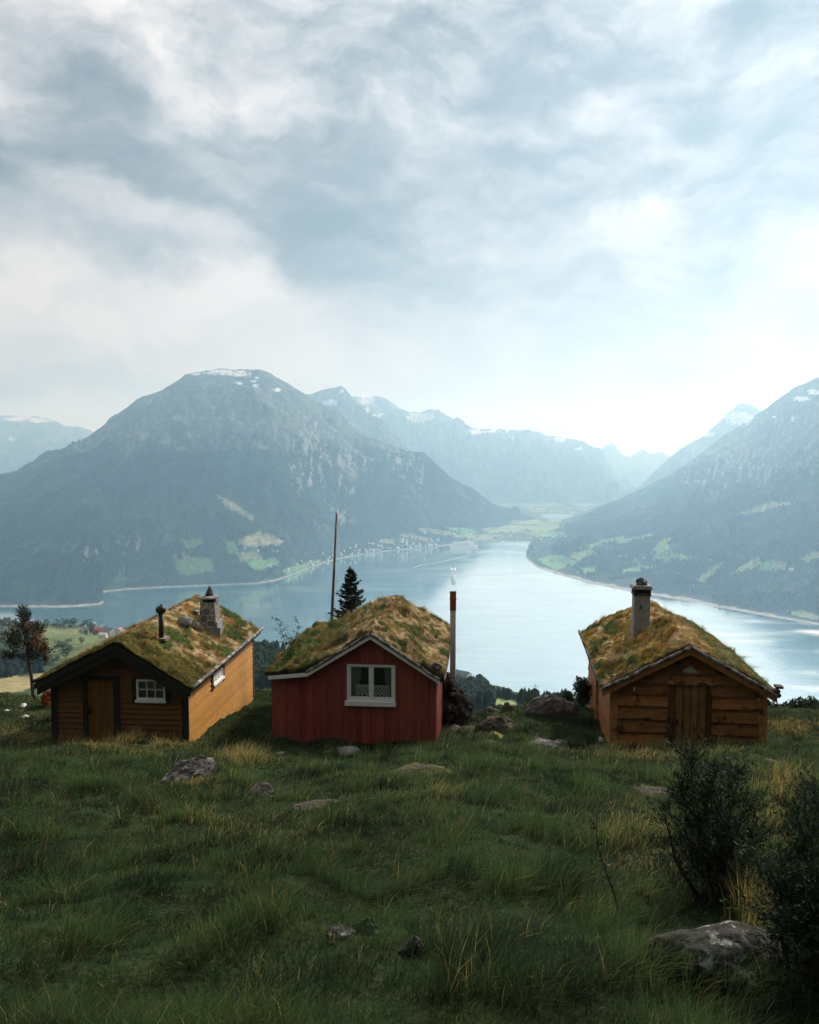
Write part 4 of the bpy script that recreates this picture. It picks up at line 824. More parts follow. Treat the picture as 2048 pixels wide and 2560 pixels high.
def barge(cab, y, h, th, m, drop=0.0, name='barge_board', inset=0.0):
    for i in range(len(cab.xs) - 1):
        (x0, za), (x1, zc) = (cab.xs[i], cab.zs[i]), (cab.xs[i + 1], cab.zs[i + 1]); za -= drop; zc -= drop
        if i == 0: x0 += inset
        if i == len(cab.xs) - 2: x1 -= inset
        za, zc = cab.roof(x0) - drop, cab.roof(x1) - drop
        b = MB(); b.hexa([(x0, y, za - h), (x1, y, zc - h), (x1, y + th, zc - h), (x0, y + th, za - h), (x0, y, za), (x1, y, zc), (x1, y + th, zc), (x0, y + th, za)], ); b.build(name, m, cab.root)
def deck(cab, m, th=.07):
    b = MB()
    for i in range(len(cab.xs) - 1):
        x0, x1, za, zc = cab.xs[i], cab.xs[i + 1], cab.zs[i] - .004, cab.zs[i + 1] - .004; b.hexa([(x0, cab.y0 + .045, za - th), (x1, cab.y0 + .045, zc - th), (x1, cab.y1, zc - th), (x0, cab.y1, za - th), (x0, cab.y0 + .045, za), (x1, cab.y0 + .045, zc), (x1, cab.y1, zc), (x0, cab.y1, za)])
    b.build('roof_boards', m, cab.root)
def log(cab, a, b, r, m, name, seed=0, wob=.02, n=22):
    a, b = Vector(a), Vector(b); pts = [a.lerp(b, i / n) + Vector((wob * mnoise.noise(Vector((i * .4, seed, 0))), wob * mnoise.noise(Vector((i * .4, seed, 5))), wob * mnoise.noise(Vector((i * .4, seed, 9))))) for i in range(n + 1)]
    mb = MB(); mb.tube(pts, [r * (1 + .2 * mnoise.noise(Vector((i * .9, seed, 2)))) for i in range(n + 1)], 9); return mb.build(name, m, cab.root, True)
def mixcols(X, w): # weights list of (array 0..1, colour)
    out = np.zeros(X.shape + (3,)) + np.array(w[0][1])
    for a, c in w[1:]: out = out * (1 - a[..., None]) + np.array(c) * a[..., None]
    return out
MOSS, OLIVE, STRAW, RUSTC, GREEN, PEAT = (.085, .078, .020), (.19, .145, .045), (.50, .38, .215), (.27, .12, .040), (.072, .115, .036), (.055, .040, .028)

# --- ochre cabin, left
c1 = Cabin('turf_cabin', 'ochre boarded cabin with black trim, stone chimney and stove pipe on its turf roof', (302, 1850), 22.7, 1161, [(86, 1709), (288, 1609), (477, 1727)], .40, (134, 1800), (470, 1800), 7.0)
def pal1(X, Y, blade=False):
    a = fbm(X * .8, Y * .8, 4, 101); b = fbm(X * 1.5 + 9, Y * 1.5, 4, 102); c = fbm(X * 2.5, Y * 2.5, 3, 103); front = sstep(1.6, .2, Y + .5 * b); rgt = sstep(-.4, .9, X)
    return mixcols(X, [(None, OLIVE), (sstep(-.1, .5, a), MOSS), (sstep(-.25, .25, b) * sstep(.3, 2.2, Y) * .9, STRAW), (sstep(.2, .5, c) * .85, RUSTC), (sstep(.25, .42, -a) * rgt, GREEN), (sstep(.15, .4, -c) * .55, MOSS), (front * .85, MOSS), (sstep(.45, .7, -c) * .5, PEAT)])
fr = lambda x, o, z: (x, -o, z)
d1a, d1b = c1.L(*z1(400, 725)), c1.L(*z1(655, 1150)); do0, do1 = c1.L(*z1(428, 748)), c1.L(*z1(615, 1150))
w1a, w1b = c1.L(*z1(760, 748)), c1.L(*z1(957, 900))
mb = MB(); holes = [(w1a[0], w1b[0], w1b[1], w1a[1]), (do0[0], do1[0], -2, do0[1])]
siding_h(mb, fr, c1.xL, c1.xR, list(np.arange(-.9, max(c1.zs) + .1, .155)), holes, .045, .006); mb.build('wall', M_ochre_shaded, c1.root)
tR = lambda y, o, z: (c1.wr + o, y, z); tL = lambda y, o, z: (c1.wl - o, y, z)
sA, sB = c1.LX(*z1(1267, 725), c1.wr), c1.LX(*z1(1333, 640), c1.wr); sC = c1.LX(*z1(1270, 795), c1.wr)
h_s = [(sA[0], sB[0], sC[1], sA[1])]; ztop = c1.roof(c1.wr) - .05
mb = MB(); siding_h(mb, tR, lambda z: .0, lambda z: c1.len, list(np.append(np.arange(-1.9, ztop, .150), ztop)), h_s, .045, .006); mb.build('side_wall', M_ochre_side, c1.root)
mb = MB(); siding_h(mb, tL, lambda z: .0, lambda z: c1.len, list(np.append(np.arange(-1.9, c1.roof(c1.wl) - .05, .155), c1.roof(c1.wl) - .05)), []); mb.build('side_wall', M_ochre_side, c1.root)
mb = MB(); siding_h(mb, lambda x, o, z: (x, c1.len + o, z), c1.xL, c1.xR, list(np.arange(-1.9, max(c1.zs) + .1, .155)), []); mb.build('rear_wall', M_ochre_shaded, c1.root)
for x0, x1 in ((c1.wl - .035, c1.wl + .15), (c1.wr - .16, c1.wr + .04)):
    b = MB(); b.box(x0, x1, -.052, -.004, -1, c1.roof((x0 + x1) / 2) - .1); b.build('corner_board', M_dark, c1.root)
b = MB(); b.box(c1.wr - .01, c1.wr + .055, c1.len - .02, c1.len + .10, -2.2, ztop); b.build('corner_board', M_dark, c1.root)
b = MB(); zt = d1a[1]; b.box(d1a[0], do0[0], -.07, -.004, -1, zt); b.box(do1[0], d1b[0], -.07, -.004, -1, zt); b.box(d1a[0] - .03, d1b[0] + .03, -.08, -.004, do0[1], zt + .02); b.build('door_frame', M_dark, c1.root)
b = MB(); k = 7
for i in range(k):
    u0 = do0[0] + (do1[0] - do0[0]) * i / k; u1 = do0[0] + (do1[0] - do0[0]) * (i + 1) / k; cc = random.uniform(.85, 1.1); b.box(u0 + .003, u1 - .003, -.02, .02, -.8, do0[1] - .003, (cc, cc, cc))
door = b.build('door', mat('ochre_door_planks', (.17, .078, .019), (.25, .117, .027), 3, (12, 12, 1), rough=.6, bump=.2), c1.root)
hx, hz_ = c1.L(*z1(448, 955)); b = MB(); b.box(hx - .025, hx + .025, -.045, -.02, hz_ - .10, hz_ + .09); b.bar((hx, -.075, hz_ - .02), (hx + .12, -.075, hz_ - .03), .022, .022); b.bar((hx, -.08, hz_ - .02), (hx, -.02, hz_ - .02), .02, .02, up=(1, 0, 0)); b.build('handle', M_black, door)
w = window(c1.root, fr, w1a[0], w1b[0], w1b[1] + .05, w1a[1], 3, 2, M_white, .055, .022)
b = MB(); b.add([(w1a[0] + .05 + (w1b[0] - w1a[0] - .1) * i / 24, .07 + .015 * math.sin(i * 1.9), zz) for i in range(25) for zz in (w1b[1] + .1, w1a[1] - .05)], [(2 * i, 2 * i + 2, 2 * i + 3, 2 * i + 1) for i in range(24)]); b.build('curtain', mat('grey_net_curtain', (.20, .21, .20), (.30, .31, .30), 20, attr=False, bump=0), w)
for x0, x1 in ((c1.L(*z1(733, 800))[0], w1a[0] - .005), (w1b[0] + .005, c1.L(*z1(990, 800))[0])):
    b = MB(); b.box(x0, x1, -.06, -.004, w1b[1] - .06, w1a[1] + .05); b.build('shutter_board', M_dark, c1.root)
w = window(c1.root, tR, sA[0], sB[0], sC[1] + .05, sA[1], 3, 3, M_white, .05, .02)
b = MB(); b.box(sA[0] - .17, sA[0] - .005, .003, .06, sC[1] - .12, sA[1] + .04, tr=tR); b.build('window_trim', M_dark, c1.root); b = MB(); b.box(sB[0] + .005, sB[0] + .12, .003, .06, sC[1] - .12, sA[1] + .04, tr=tR); b.build('window_trim', M_dark, c1.root)
# gable ornament: two crossed red boards
gc_ = c1.L(*z1(655, 672)); b = MB(); b.bar((gc_[0] - .28, -.05, gc_[1] - .07), (gc_[0] + .25, -.05, gc_[1] + .06), .02, .05, (0, 1, 0)); b.bar((gc_[0] - .26, -.075, gc_[1] + .05), (gc_[0] + .28, -.075, gc_[1] - .05), .02, .05, (0, 1, 0)); b.build('gable_ornament', mat('red_brown_paint', (.16, .045, .03), (.22, .06, .04), 8, bump=0), c1.root)
b = MB(); b.box(c1.xs[1] - .06, c1.xs[1] + .06, -.09, -.004, c1.zs[1] - .62, c1.zs[1] - .14); b.build('king_post', M_dark, c1.root)
barge(c1, -.44, .17, .035, M_dark); barge(c1, -.40, .20, .03, M_dark, .172, inset=.07); deck(c1, M_dark)
b = MB(); b.box(c1.wl + .1, c1.wr - .1, .03, .08, 1, 1.01); 
c1.sod(.12, 11, pal1, None, 60000, .04, .13)
la, lb = c1.L(*z1(1145, 772), -.36), c1.LX(*z1(1622, 368), c1.xs[-1] + .06)
log(c1, (c1.xs[-1] + .07, -.40, c1.zs[-1] + .10), (c1.xs[-1] + .07, c1.y1 + .12, c1.zs[-1] + .12), .052, M_birch, 'eave_log', 3)
log(c1, (c1.xs[0] - .05, -.36, c1.zs[0] + .05), (c1.xs[0] - .05, c1.y1 + .1, c1.zs[0] + .06), .05, M_dark, 'eave_log', 5)
# foundation stones under the far end
fm = MB()
for i in range(46):
    t_ = 3.2 + 3.7 * random.random(); zz = -.55 - random.random() * .9; fm.lump((c1.wr - .02 + random.uniform(-.05, .10), t_, zz - .12 * (t_ - 3)), (.10, random.uniform(.09, .17), random.uniform(.07, .12)), i, 2)
fm.build('foundation', M_stone, c1.root, True)
# stone chimney with slab and cone
def on_roof(cab, px, py, guess):
    """depth along the roof at which the pixel meets the sod"""
    best = None
    for y in np.arange(cab.y0, cab.y1, .03):
        x, z = cab.L(px, py, y); h = cab.hgt(x, y) if cab.xs[0] < x < cab.xs[-1] else -9
        if z <= h: best = (x, y, h); break
    return best or guess
def masonry(name, c_stone, c_mortar, sc):
    m, N, L, B = nodes(name); tc = N.new('ShaderNodeTexCoord'); nz = N.new('ShaderNodeTexNoise'); nz.inputs['Scale'].default_value = 3; L.new(tc.outputs['Object'], nz.inputs['Vector'])
    mv = N.new('ShaderNodeVectorMath'); mv.operation = 'MULTIPLY_ADD'; L.new(nz.outputs['Color'], mv.inputs[0]); mv.inputs[1].default_value = (.12, .12, .12); L.new(tc.outputs['Object'], mv.inputs[2])
    v = N.new('ShaderNodeTexVoronoi'); v.feature = 'DISTANCE_TO_EDGE'; v.inputs['Scale'].default_value = sc; L.new(mv.outputs[0], v.inputs['Vector']); v2 = N.new('ShaderNodeTexVoronoi'); v2.inputs['Scale'].default_value = sc; L.new(mv.outputs[0], v2.inputs['Vector'])
    mr = N.new('ShaderNodeMapRange'); L.new(v.outputs['Distance'], mr.inputs[0]); mr.inputs[1].default_value = .04; mr.inputs[2].default_value = .10
    cr = N.new('ShaderNodeMix'); cr.data_type = 'RGBA'; L.new(v2.outputs['Color'], cr.inputs[0]); cr.inputs[6].default_value = (*[k * .6 for k in c_stone], 1); cr.inputs[7].default_value = (*[k * 1.3 for k in c_stone], 1)
    mx = N.new('ShaderNodeMix'); mx.data_type = 'RGBA'; L.new(mr.outputs[0], mx.inputs[0]); mx.inputs[6].default_value = (*c_mortar, 1); L.new(cr.outputs[2], mx.inputs[7]); L.new(mx.outputs[2], B.inputs['Base Color']); B.inputs['Roughness'].default_value = .9
    bp = N.new('ShaderNodeBump'); bp.inputs['Strength'].default_value = .8; bp.inputs['Distance'].default_value = .03; L.new(mr.outputs[0], bp.inputs['Height']); L.new(bp.outputs[0], B.inputs['Normal']); return m
cx_, cy_, cz_ = on_roof(c1, *z1(1255, 395), (0.3, 5, 2.5)); pxm = (22.7 + cy_) / F
wtop, wbot = 102 * .371 * pxm, 138 * .371 * pxm; H = (395 - 185) * .371 * pxm * .82
b = MB(); segs = 9
def ringq(b, c, w, d, z, jit, seed):
    out = []
    for k in range(16):
        a = k / 16 * 2 * math.pi; q = 1 / max(abs(math.cos(a)), abs(math.sin(a))) ** .8; j = 1 + jit * mnoise.noise(Vector((math.cos(a) * 2, math.sin(a) * 2 + seed, z * 5))); out.append((c[0] + math.cos(a) * w * q * j, c[1] + math.sin(a) * d * q * j, z))
    return out
zb_ = cz_ - .35; V = []; 
for i in range(segs + 1): V += ringq(b, (cx_, cy_), (wbot + (wtop - wbot) * (i / segs) ** .7) / 2, (wbot + (wtop - wbot) * (i / segs) ** .7) / 2, zb_ + (H + .35) * i / segs, .16, 3)
b.add(V, [(16 * i + k, 16 * i + (k + 1) % 16, 16 * (i + 1) + (k + 1) % 16, 16 * (i + 1) + k) for i in range(segs) for k in range(16)] + [tuple(16 * segs + k for k in range(16))])
ch = b.build('chimney', masonry('chimney_masonry', (.17, .15, .13), (.36, .34, .31), 4.2), c1.root)
zt_ = cz_ + H; b = MB(); b.lathe([(.001, zt_), (wtop * .42, zt_), (wtop * .42, zt_ + .10), (.01, zt_ + .1)], 12, (cx_, cy_, 0)); b.build('flue', M_soil, ch)
for a in (45, 135, 225, 315):
    pass
b = MB(); b.lump((cx_ - wtop * .36, cy_ - .1, zt_ + .05), (.07, .09, .07), 3); b.lump((cx_ + wtop * .38, cy_ - .08, zt_ + .05), (.06, .08, .07), 4); b.lump((cx_, cy_ + wtop * .38, zt_ + .05), (.09, .06, .07), 5); b.build('corner_stone', M_stone, ch, True)
b = MB(); b.lathe([(.02, zt_ + .11), (wtop * .60, zt_ + .10), (wtop * .74, zt_ + .135), (wtop * .70, zt_ + .17), (wtop * .3, zt_ + .20), (.02, zt_ + .205)], 18, (cx_, cy_, 0), wob=.10); b.build('cap_slab', M_stone, ch)
b = MB(); b.lathe([(wtop * .30, zt_ + .19), (wtop * .24, zt_ + .30), (wtop * .13, zt_ + .43), (.035, zt_ + .50), (.008, zt_ + .53)], 10, (cx_, cy_, 0), wob=.14, seed=4); b.build('cap_stone', M_rock, ch, True)
b = MB(); b.box(cx_ - .42, cx_ + .48, cy_ - .40, cy_ - .30, cz_ - .24, cz_ + .04); b.box(cx_ + .28, cx_ + .36, cy_ - .36, cy_ + .30, cz_ - .38, cz_ + .22); b.build('flashing', mat('lead_flashing', (.16, .17, .18), (.30, .31, .32), 5, rough=.5), ch)
# stove pipe with a ribbed ball cowl
px_, py_, pz_ = on_roof(c1, *z1(927, 480), (0, 2.5, 2.5)); k = (22.7 + py_) / F * .371; hp = (480 - 310) * k
b = MB(); b.tube([(px_, py_, pz_ - .2), (px_, py_, pz_ + hp)], 17 * k, 16); sp_ = b.build('stove_pipe', M_black, c1.root, True)
b = MB(); r_ = 35 * k; b.lathe([(17 * k, pz_ + hp - .01)] + [(max(.012, r_ * math.cos(a)), pz_ + hp + r_ * .8 + r_ * .85 * math.sin(a)) for a in np.linspace(-1.05, 1.5, 12)], 20, (px_, py_, 0)); b.lathe([(.03, pz_ + hp + 1.6 * r_), (.03, pz_ + hp + 1.85 * r_), (.01, pz_ + hp + 1.9 * r_)], 8, (px_, py_, 0)); cw = b.build('cowl', M_black, sp_, True)
b = MB(); b.box(px_ - .22, px_ + .2, py_ - .2, py_ + .2, pz_ - .03, pz_ + .035); b.build('pipe_flashing', mat('rusty_flashing', (.15, .11, .09), (.26, .22, .19), 8), sp_)
# loose stones on the roof
for i, (x, y, r, lab) in enumerate([(1085, 385, .26, 'larger angular stone lying on the ochre cabin roof beside the chimney'), (1148, 400, .19, 'pale flat stone lying on the ochre cabin roof close to the chimney foot'), (1165, 305, .15, 'slanted white stone slab leaning left of the stone chimney')]):
    q = on_roof(c1, *z1(x, y), None)
    if q:
        b = MB(); b.lump((0, 0, 0), (r, r * .8, r * (.9 if i < 2 else .4)), 60 + i, 3); o = b.build('roof_stone', M_stone, None, True, tuple(c1.world(q[0], q[1], q[2] + r * .35))); tag(o, lab, 'stone')

# --- red cabin, middle
c2 = Cabin('turf_cabin', 'red vertical boarded cabin with a white casement window under a thick grassy turf roof', (885, 1862), 22.6, 1205, [(668, 1690), (768, 1682), (925.6, 1588.5), (1103, 1704)], .25, (681.5, 1800), (1089.6, 1800), 6.1); c2.rw = .40
def pal2(X, Y, blade=False):
    a = fbm(X * .8, Y * .8, 4, 201); b = fbm(X * 1.7 + 9, Y * 1.7, 4, 202); c = fbm(X * 2.2, Y * 2.2, 3, 203); lf = sstep(-.4, -1.4, X + .4 * b)
    return mixcols(X, [(None, STRAW), (sstep(.0, .5, a), (.30, .215, .085)), (sstep(.18, .34, b), GREEN), (sstep(.15, .4, c) * .75, OLIVE), (sstep(.25, .5, -c) * .75, (.20, .105, .045)), (sstep(.3, .5, -b) * .7, MOSS), (lf * .85, OLIVE), (lf * sstep(0, .4, b), GREEN), (sstep(.5, .1, Y) * sstep(-.2, .4, c) * .7, MOSS)])
wa, wb = c2.L(*z2(703, 1230)), c2.L(*z2(1075, 1528)); holes = [(wa[0], wb[0], wb[1] + .03, wa[1])]
xs_ = [c2.wl]; pat = [.185, .225]; i = 0
while xs_[-1] + .12 < c2.wr: xs_.append(min(c2.wr, xs_[-1] + pat[i % 2] + random.uniform(-.015, .015))); i += 1
xs_[-1] = c2.wr
mb = MB(); siding_v(mb, fr, xs_, -1.0, lambda x: c2.roof(x) - .06, holes); mb.build('wall', M_red, c2.root)
nb_ = int(c2.len / .2)
mb = MB(); siding_v(mb, lambda y, o, z: (c2.wr + o, y, z), list(np.linspace(.002, c2.len, nb_)), -1.8, lambda y: c2.roof(c2.wr) - .06, []); mb.build('side_wall', M_red, c2.root)
mb = MB(); siding_v(mb, lambda y, o, z: (c2.wl - o, y, z), list(np.linspace(.002, c2.len, nb_)), -1.8, lambda y: c2.roof(c2.wl) - .06, []); mb.build('side_wall', M_red, c2.root)
mb = MB(); siding_v(mb, lambda x, o, z: (x, c2.len + o, z), xs_, -1.8, lambda x: c2.roof(x) - .06, []); mb.build('rear_wall', M_red, c2.root)
b = MB(); b.box(wa[0] - .08, wb[0] + .10, -.055, -.030, wa[1] + .004, wa[1] + .045); b.build('window_head', M_red, c2.root)
# casement window: outer frame, two sashes, sill board, curtains
b = MB(); x0, x1, zb_, zt_ = wa[0], wb[0], wb[1] + .03, wa[1]; fw = .065; xm = c2.L(*z2(890, 1400))[0]
b.box(x0, x0 + fw, -.06, .05, zb_, zt_); b.box(x1 - fw, x1, -.06, .05, zb_, zt_); b.box(x0 + fw, x1 - fw, -.06, .05, zt_ - .045, zt_); b.box(x0 + fw, x1 - fw, -.06, .05, zb_, zb_ + .05); b.box(xm - .022, xm + .022, -.058, .045, zb_ + .05, zt_ - .045)
win = b.build('window', M_white, c2.root)
for a_, b_ in ((x0 + fw, xm - .022), (xm + .022, x1 - fw)):
    s_ = MB(); q0, q1 = zb_ + .05, zt_ - .045; t_ = .05
    s_.box(a_ + .002, a_ + t_, -.045, .0, q0 + .002, q1 - .002); s_.box(b_ - t_, b_ - .002, -.045, .0, q0 + .002, q1 - .002); s_.box(a_ + t_, b_ - t_, -.045, .0, q1 - t_ * .6, q1 - .002); s_.box(a_ + t_, b_ - t_, -.045, .0, q0 + .002, q0 + t_ * 1.5); s_.build('sash', M_white, win)
    p = MB(); p.add([(a_ + t_, -.02, q0 + t_), (b_ - t_, -.02, q0 + t_), (b_ - t_, -.02, q1 - t_ * .6), (a_ + t_, -.02, q1 - t_ * .6)], [(0, 1, 2, 3)]); p.build('pane', M_glass, win)
s_ = MB(); s_.box(x0 - .06, x1 + .02, -.12, -.03, zb_ - .13, zb_ - .003); s_.build('sill', M_white, win)
for sgn, (a_, b_) in ((0, (725, 812)), (1, (985, 1052))):
    u0 = c2.L(*z2(a_, 1400))[0]; u1 = c2.L(*z2(b_, 1400))[0]; n = 26; V = []
    for i in range(n + 1):
        for zz, k in ((zb_ + .06, .75), (zt_ - .05, 1)):
            t_ = i / n * (k if not sgn else 1) if not sgn else 1 - (1 - i / n) * k
            V.append((u0 + (u1 - u0) * t_, .075 + .018 * math.sin(i * 1.5), zz))
    b = MB(); b.add(V, [(2 * i, 2 * i + 2, 2 * i + 3, 2 * i + 1) for i in range(n)]); b.build('curtain', M_fabric, win)
zl0, zl1 = c2.L(*z2(890, 1490))[1], c2.L(*z2(890, 1397))[1]
for a_, b_ in ((765, 868), (908, 1027)):
    u0 = c2.L(*z2(a_, 1400))[0]; u1 = c2.L(*z2(b_, 1400))[0]; b = MB(); sc_ = 3 if a_ < 800 else 4; n = sc_ * 8; W_ = (u1 - u0) / sc_
    def edge(u): q = (u / W_) % 1; return zl0 + (zl1 - zl0) * (.30 * abs(q - .5) * 2)
    # a net of crochet lozenges with solid edges and open middles
    for i in range(n):
        ua, ub = (u1 - u0) * i / n, (u1 - u0) * (i + 1) / n
        def lz(u, f): q = (u / W_) % 1; q = 0 if abs(q - 1) < 1e-6 else q; h = .5 - abs(q - .5); return h * f
        ea, eb = edge(ua + 1e-7), edge(ub - 1e-7); mid = (zl0 + zl1) * .5 + .02; hA, hB = lz(ua + 1e-7, .20), lz(ub - 1e-7, .20); iA, iB = max(hA - .03, 0), max(hB - .03, 0)
        for (p0, p1, q0, q1) in ((ea, eb, mid - hA - .004, mid - hB - .004), (mid - iA * .8, mid - iB * .8, mid + iA * .8, mid + iB * .8), (mid + hA + .004, mid + hB + .004, zl1, zl1)):
            b.add([(u0 + ua, .035, p0), (u0 + ub, .035, p1), (u0 + ub, .035, q1), (u0 + ua, .035, q0)], [(0, 1, 2, 3)])
        if i % 2 == 0: b.add([(u0 + ua, .076, ea), (u0 + ua + .012, .076, ea), (u0 + ua + .012, .076, zl1), (u0 + ua, .076, zl1)], [(0, 1, 2, 3)])
    for j in range(7): zz = zl0 + .07 + (zl1 - zl0 - .07) * j / 7; b.add([(u0, .077, zz), (u1, .077, zz), (u1, .077, zz + .010), (u0, .077, zz + .010)], [(0, 1, 2, 3)])
    b.build('lace_curtain', M_lace, win)
barge(c2, -.275, .105, .04, M_white, inset=.03); deck(c2, M_dark)
c2.sod(.20, 23, pal2, None, 76000, .05, .16, bulge=.09, sag=.13)
log(c2, (c2.xs[-2] + .05, -.30, c2.zs[-2] + .05), (c2.xs[-1] - .05, -.30, c2.zs[-1] + .06), .04, M_birch, 'edge_log', 8, .03); log(c2, (c2.xs[1], -.29, c2.zs[1] + .04), (c2.xs[2] - .02, -.29, c2.zs[2] + .05), .035, M_birch, 'edge_log', 9, .03)
log(c2, (c2.xs[-1] + .06, -.2, c2.zs[-1] + .0), (c2.xs[-1] + .06, c2.y1, c2.zs[-1] + .02), .06, M_bark, 'eave_log', 10)
q = c2.L(*z2(1385, 1268), -.2); b = MB(); b.lump((0, 0, 0), (.19, .16, .15), 77, 3); tag(b.build('roof_stone', M_rock, None, True, tuple(c2.world(q[0], -.12, q[1]))), 'grey lichen stone holding down the right front corner of the red cabin turf', 'stone')
# concrete flue at the right wall with a red painted top
fy = 26.3; ft = at(1133, 1481, fy); fb = hz(ft[0], ft[1]) - .4; zc_ = at(1133, 1526, fy)[2]; wq = .092
o = empty('chimney_flue', (ft[0], ft[1], fb), -c2.th, 'slim square grey flue with a red top at the right wall of the red cabin', 'chimney')
b = MB(); b.box(-wq, wq, -wq, wq, 0, zc_ - fb); b.build('flue', mat('pale_concrete', (.40, .40, .39), (.58, .58, .57), 7, rough=.9, bump=.3), o)
b = MB(); b.box(-wq - .008, wq + .008, -wq - .008, wq + .008, zc_ - fb + .002, ft[2] - fb); b.box(-wq - .022, wq + .022, -wq - .022, wq + .022, (zc_ + ft[2]) / 2 - fb + .07, (zc_ + ft[2]) / 2 - fb + .10); tp = b.build('flue_top', M_rust, o)
b = MB(); b.box(-wq - .015, wq + .015, -wq - .015, wq + .015, ft[2] - fb + .002, ft[2] - fb + .03); b.build('rim', M_black, tp)

# --- brown cabin, right
c3 = Cabin('turf_cabin', 'brown cabin of wide wavy boards with plank door and grey chimney on its turf roof', (1720, 1874), 22.0, 1280, [(1506, 1725), (1727, 1621), (1943, 1742)], .35, (1529, 1800), (1909, 1800), 6.6)
def pal3(X, Y, blade=False):
    a = fbm(X * .8, Y * .8, 4, 301); b = fbm(X * 1.6 + 9, Y * 1.6, 4, 302); c = fbm(X * 2.6, Y * 2.6, 3, 303); lf = sstep(-1.0, -1.9, X + .5 * b); rt = sstep(.3, 1.2, X + .3 * b)
    return mixcols(X, [(None, (.36, .25, .085)), (sstep(.0, .4, a), STRAW), (sstep(.1, .4, b), (.25, .19, .035)), (sstep(.12, .38, c) * .85, RUSTC), (sstep(.2, .4, -a) * .7, MOSS), (sstep(.15, .4, -b) * lf, GREEN), (rt * .75, GREEN), (rt * sstep(0, .4, c), OLIVE), (sstep(.45, .7, -c) * .5, PEAT), (sstep(.7, .0, Y) * sstep(-.3, .3, a) * .6, MOSS)])
dA, dB = c3.L(*z3(797, 745)), c3.L(*z3(985, 1200)); dL = c3.L(*z3(748, 800))[0]; dR = c3.L(*z3(1022, 800))[0]
holes = [(dL, dR, -3, dA[1])]
zr = [-.9] + [c3.L(*z3(600, y))[1] for y in (1135, 1052, 970, 885, 808, 735, 672, 620)]; zr += [zr[-1] + .2, zr[-1] + .4, zr[-1] + .6]
mb = MB(); siding_h(mb, fr, c3.xL, c3.xR, zr, holes, .095, .012, .034, var=.25); mb.build('wall', M_brown, c3.root)
zt3 = c3.roof(c3.wl) - .05; rows3 = [-2.1, -1.75, -1.4, -1.05, -.7] + [z for z in zr[1:] if z < zt3 - .08] + [zt3]
M_brown_s = mat('brown_side_boards', (.22, .08, .02), (.44, .17, .045), 2.2, (12, 1, 12), rough=.6, bump=.4)
mb = MB(); siding_h(mb, lambda y, o, z: (c3.wl - o, y, z), lambda z: 0, lambda z: c3.len, rows3, [], .05, .01, .02); mb.build('side_wall', M_brown_s, c3.root)
ztr = c3.roof(c3.wr) - .05; mb = MB(); siding_h(mb, lambda y, o, z: (c3.wr + o, y, z), lambda z: 0, lambda z: c3.len, rows3[:-1] + [max(ztr, rows3[-2] + .05)], [], .05, .01, .02); mb.build('side_wall', M_brown_s, c3.root)
mb = MB(); siding_h(mb, lambda x, o, z: (x, c3.len + o, z), c3.xL, c3.xR, [-2, -1.6, -1.2] + zr, [], .05, .01); mb.build('rear_wall', M_brown, c3.root)
for x0, x1 in ((c3.wl - .07, c3.wl + .15), (c3.wr - .15, c3.wr + .07)):
    b = MB(); b.box(x0, x1, -.085, .02, -1, c3.roof((x0 + x1) / 2) - .10); b.build('corner_board', M_brown_v, c3.root)
ym = c3.LX(*z3(305, 850), c3.wl)[0]; b = MB(); b.box(c3.wl - .13, c3.wl - .02, ym - .1, ym + .1, -1.6, zt3); b.build('wall_post', M_brown_v, c3.root)
b = MB(); n = 4; rs_ = random.Random(4)
for i in range(n):
    u0 = dA[0] + (dB[0] - dA[0]) * i / n; u1 = dA[0] + (dB[0] - dA[0]) * (i + 1) / n; cc = rs_.uniform(.75, 1.2); k = .02 + .025 * (i % 2); b.box(u0 + .012, u1 - .012, -k - .01, .03, -.8, dA[1] - .01, (cc, cc * .98, cc * .9))
door = b.build('door', mat('yellow_brown_planks', (.21, .098, .032), (.44, .23, .082), 2.2, (12, 12, 1), rough=.62, bump=.45, c3=(.16, .075, .028), s3=4, t3=.60), c3.root)
b = MB(); b.box(dL, dA[0] - .005, -.035, .03, -.8, dA[1] - .01); b.box(dB[0] + .005, dR, -.04, .03, -.8, dA[1] - .01); b.box(dL - .02, dL + .13, -.10, -.04, -.8, c3.L(*z3(760, 955))[1], (.55, .5, .5)); b.box(dB[0] + .02, dB[0] + .14, -.10, -.045, -.8, c3.L(*z3(1000, 800))[1], (.7, .65, .6)); b.build('door_frame', mat('dark_brown_frame', (.10, .042, .016), (.20, .085, .03), 3, (10, 10, 1), rough=.65), c3.root)
la, lb = c3.L(*z3(737, 728)), c3.L(*z3(1040, 728)); b = MB(); b.box(la[0], lb[0], -.14, -.01, dA[1] + .005, dA[1] + .12); b.build('lintel', M_brown_v, c3.root)
hx, hz_ = dA[0] + .06, .78; b = MB(); b.box(hx - .02, hx + .02, -.07, -.045, hz_ - .06, hz_ + .06); b.tube([(hx, -.07, hz_ - .05), (hx, -.11, hz_), (hx, -.07, hz_ + .05)], .01, 6); b.build('handle', M_black, door)
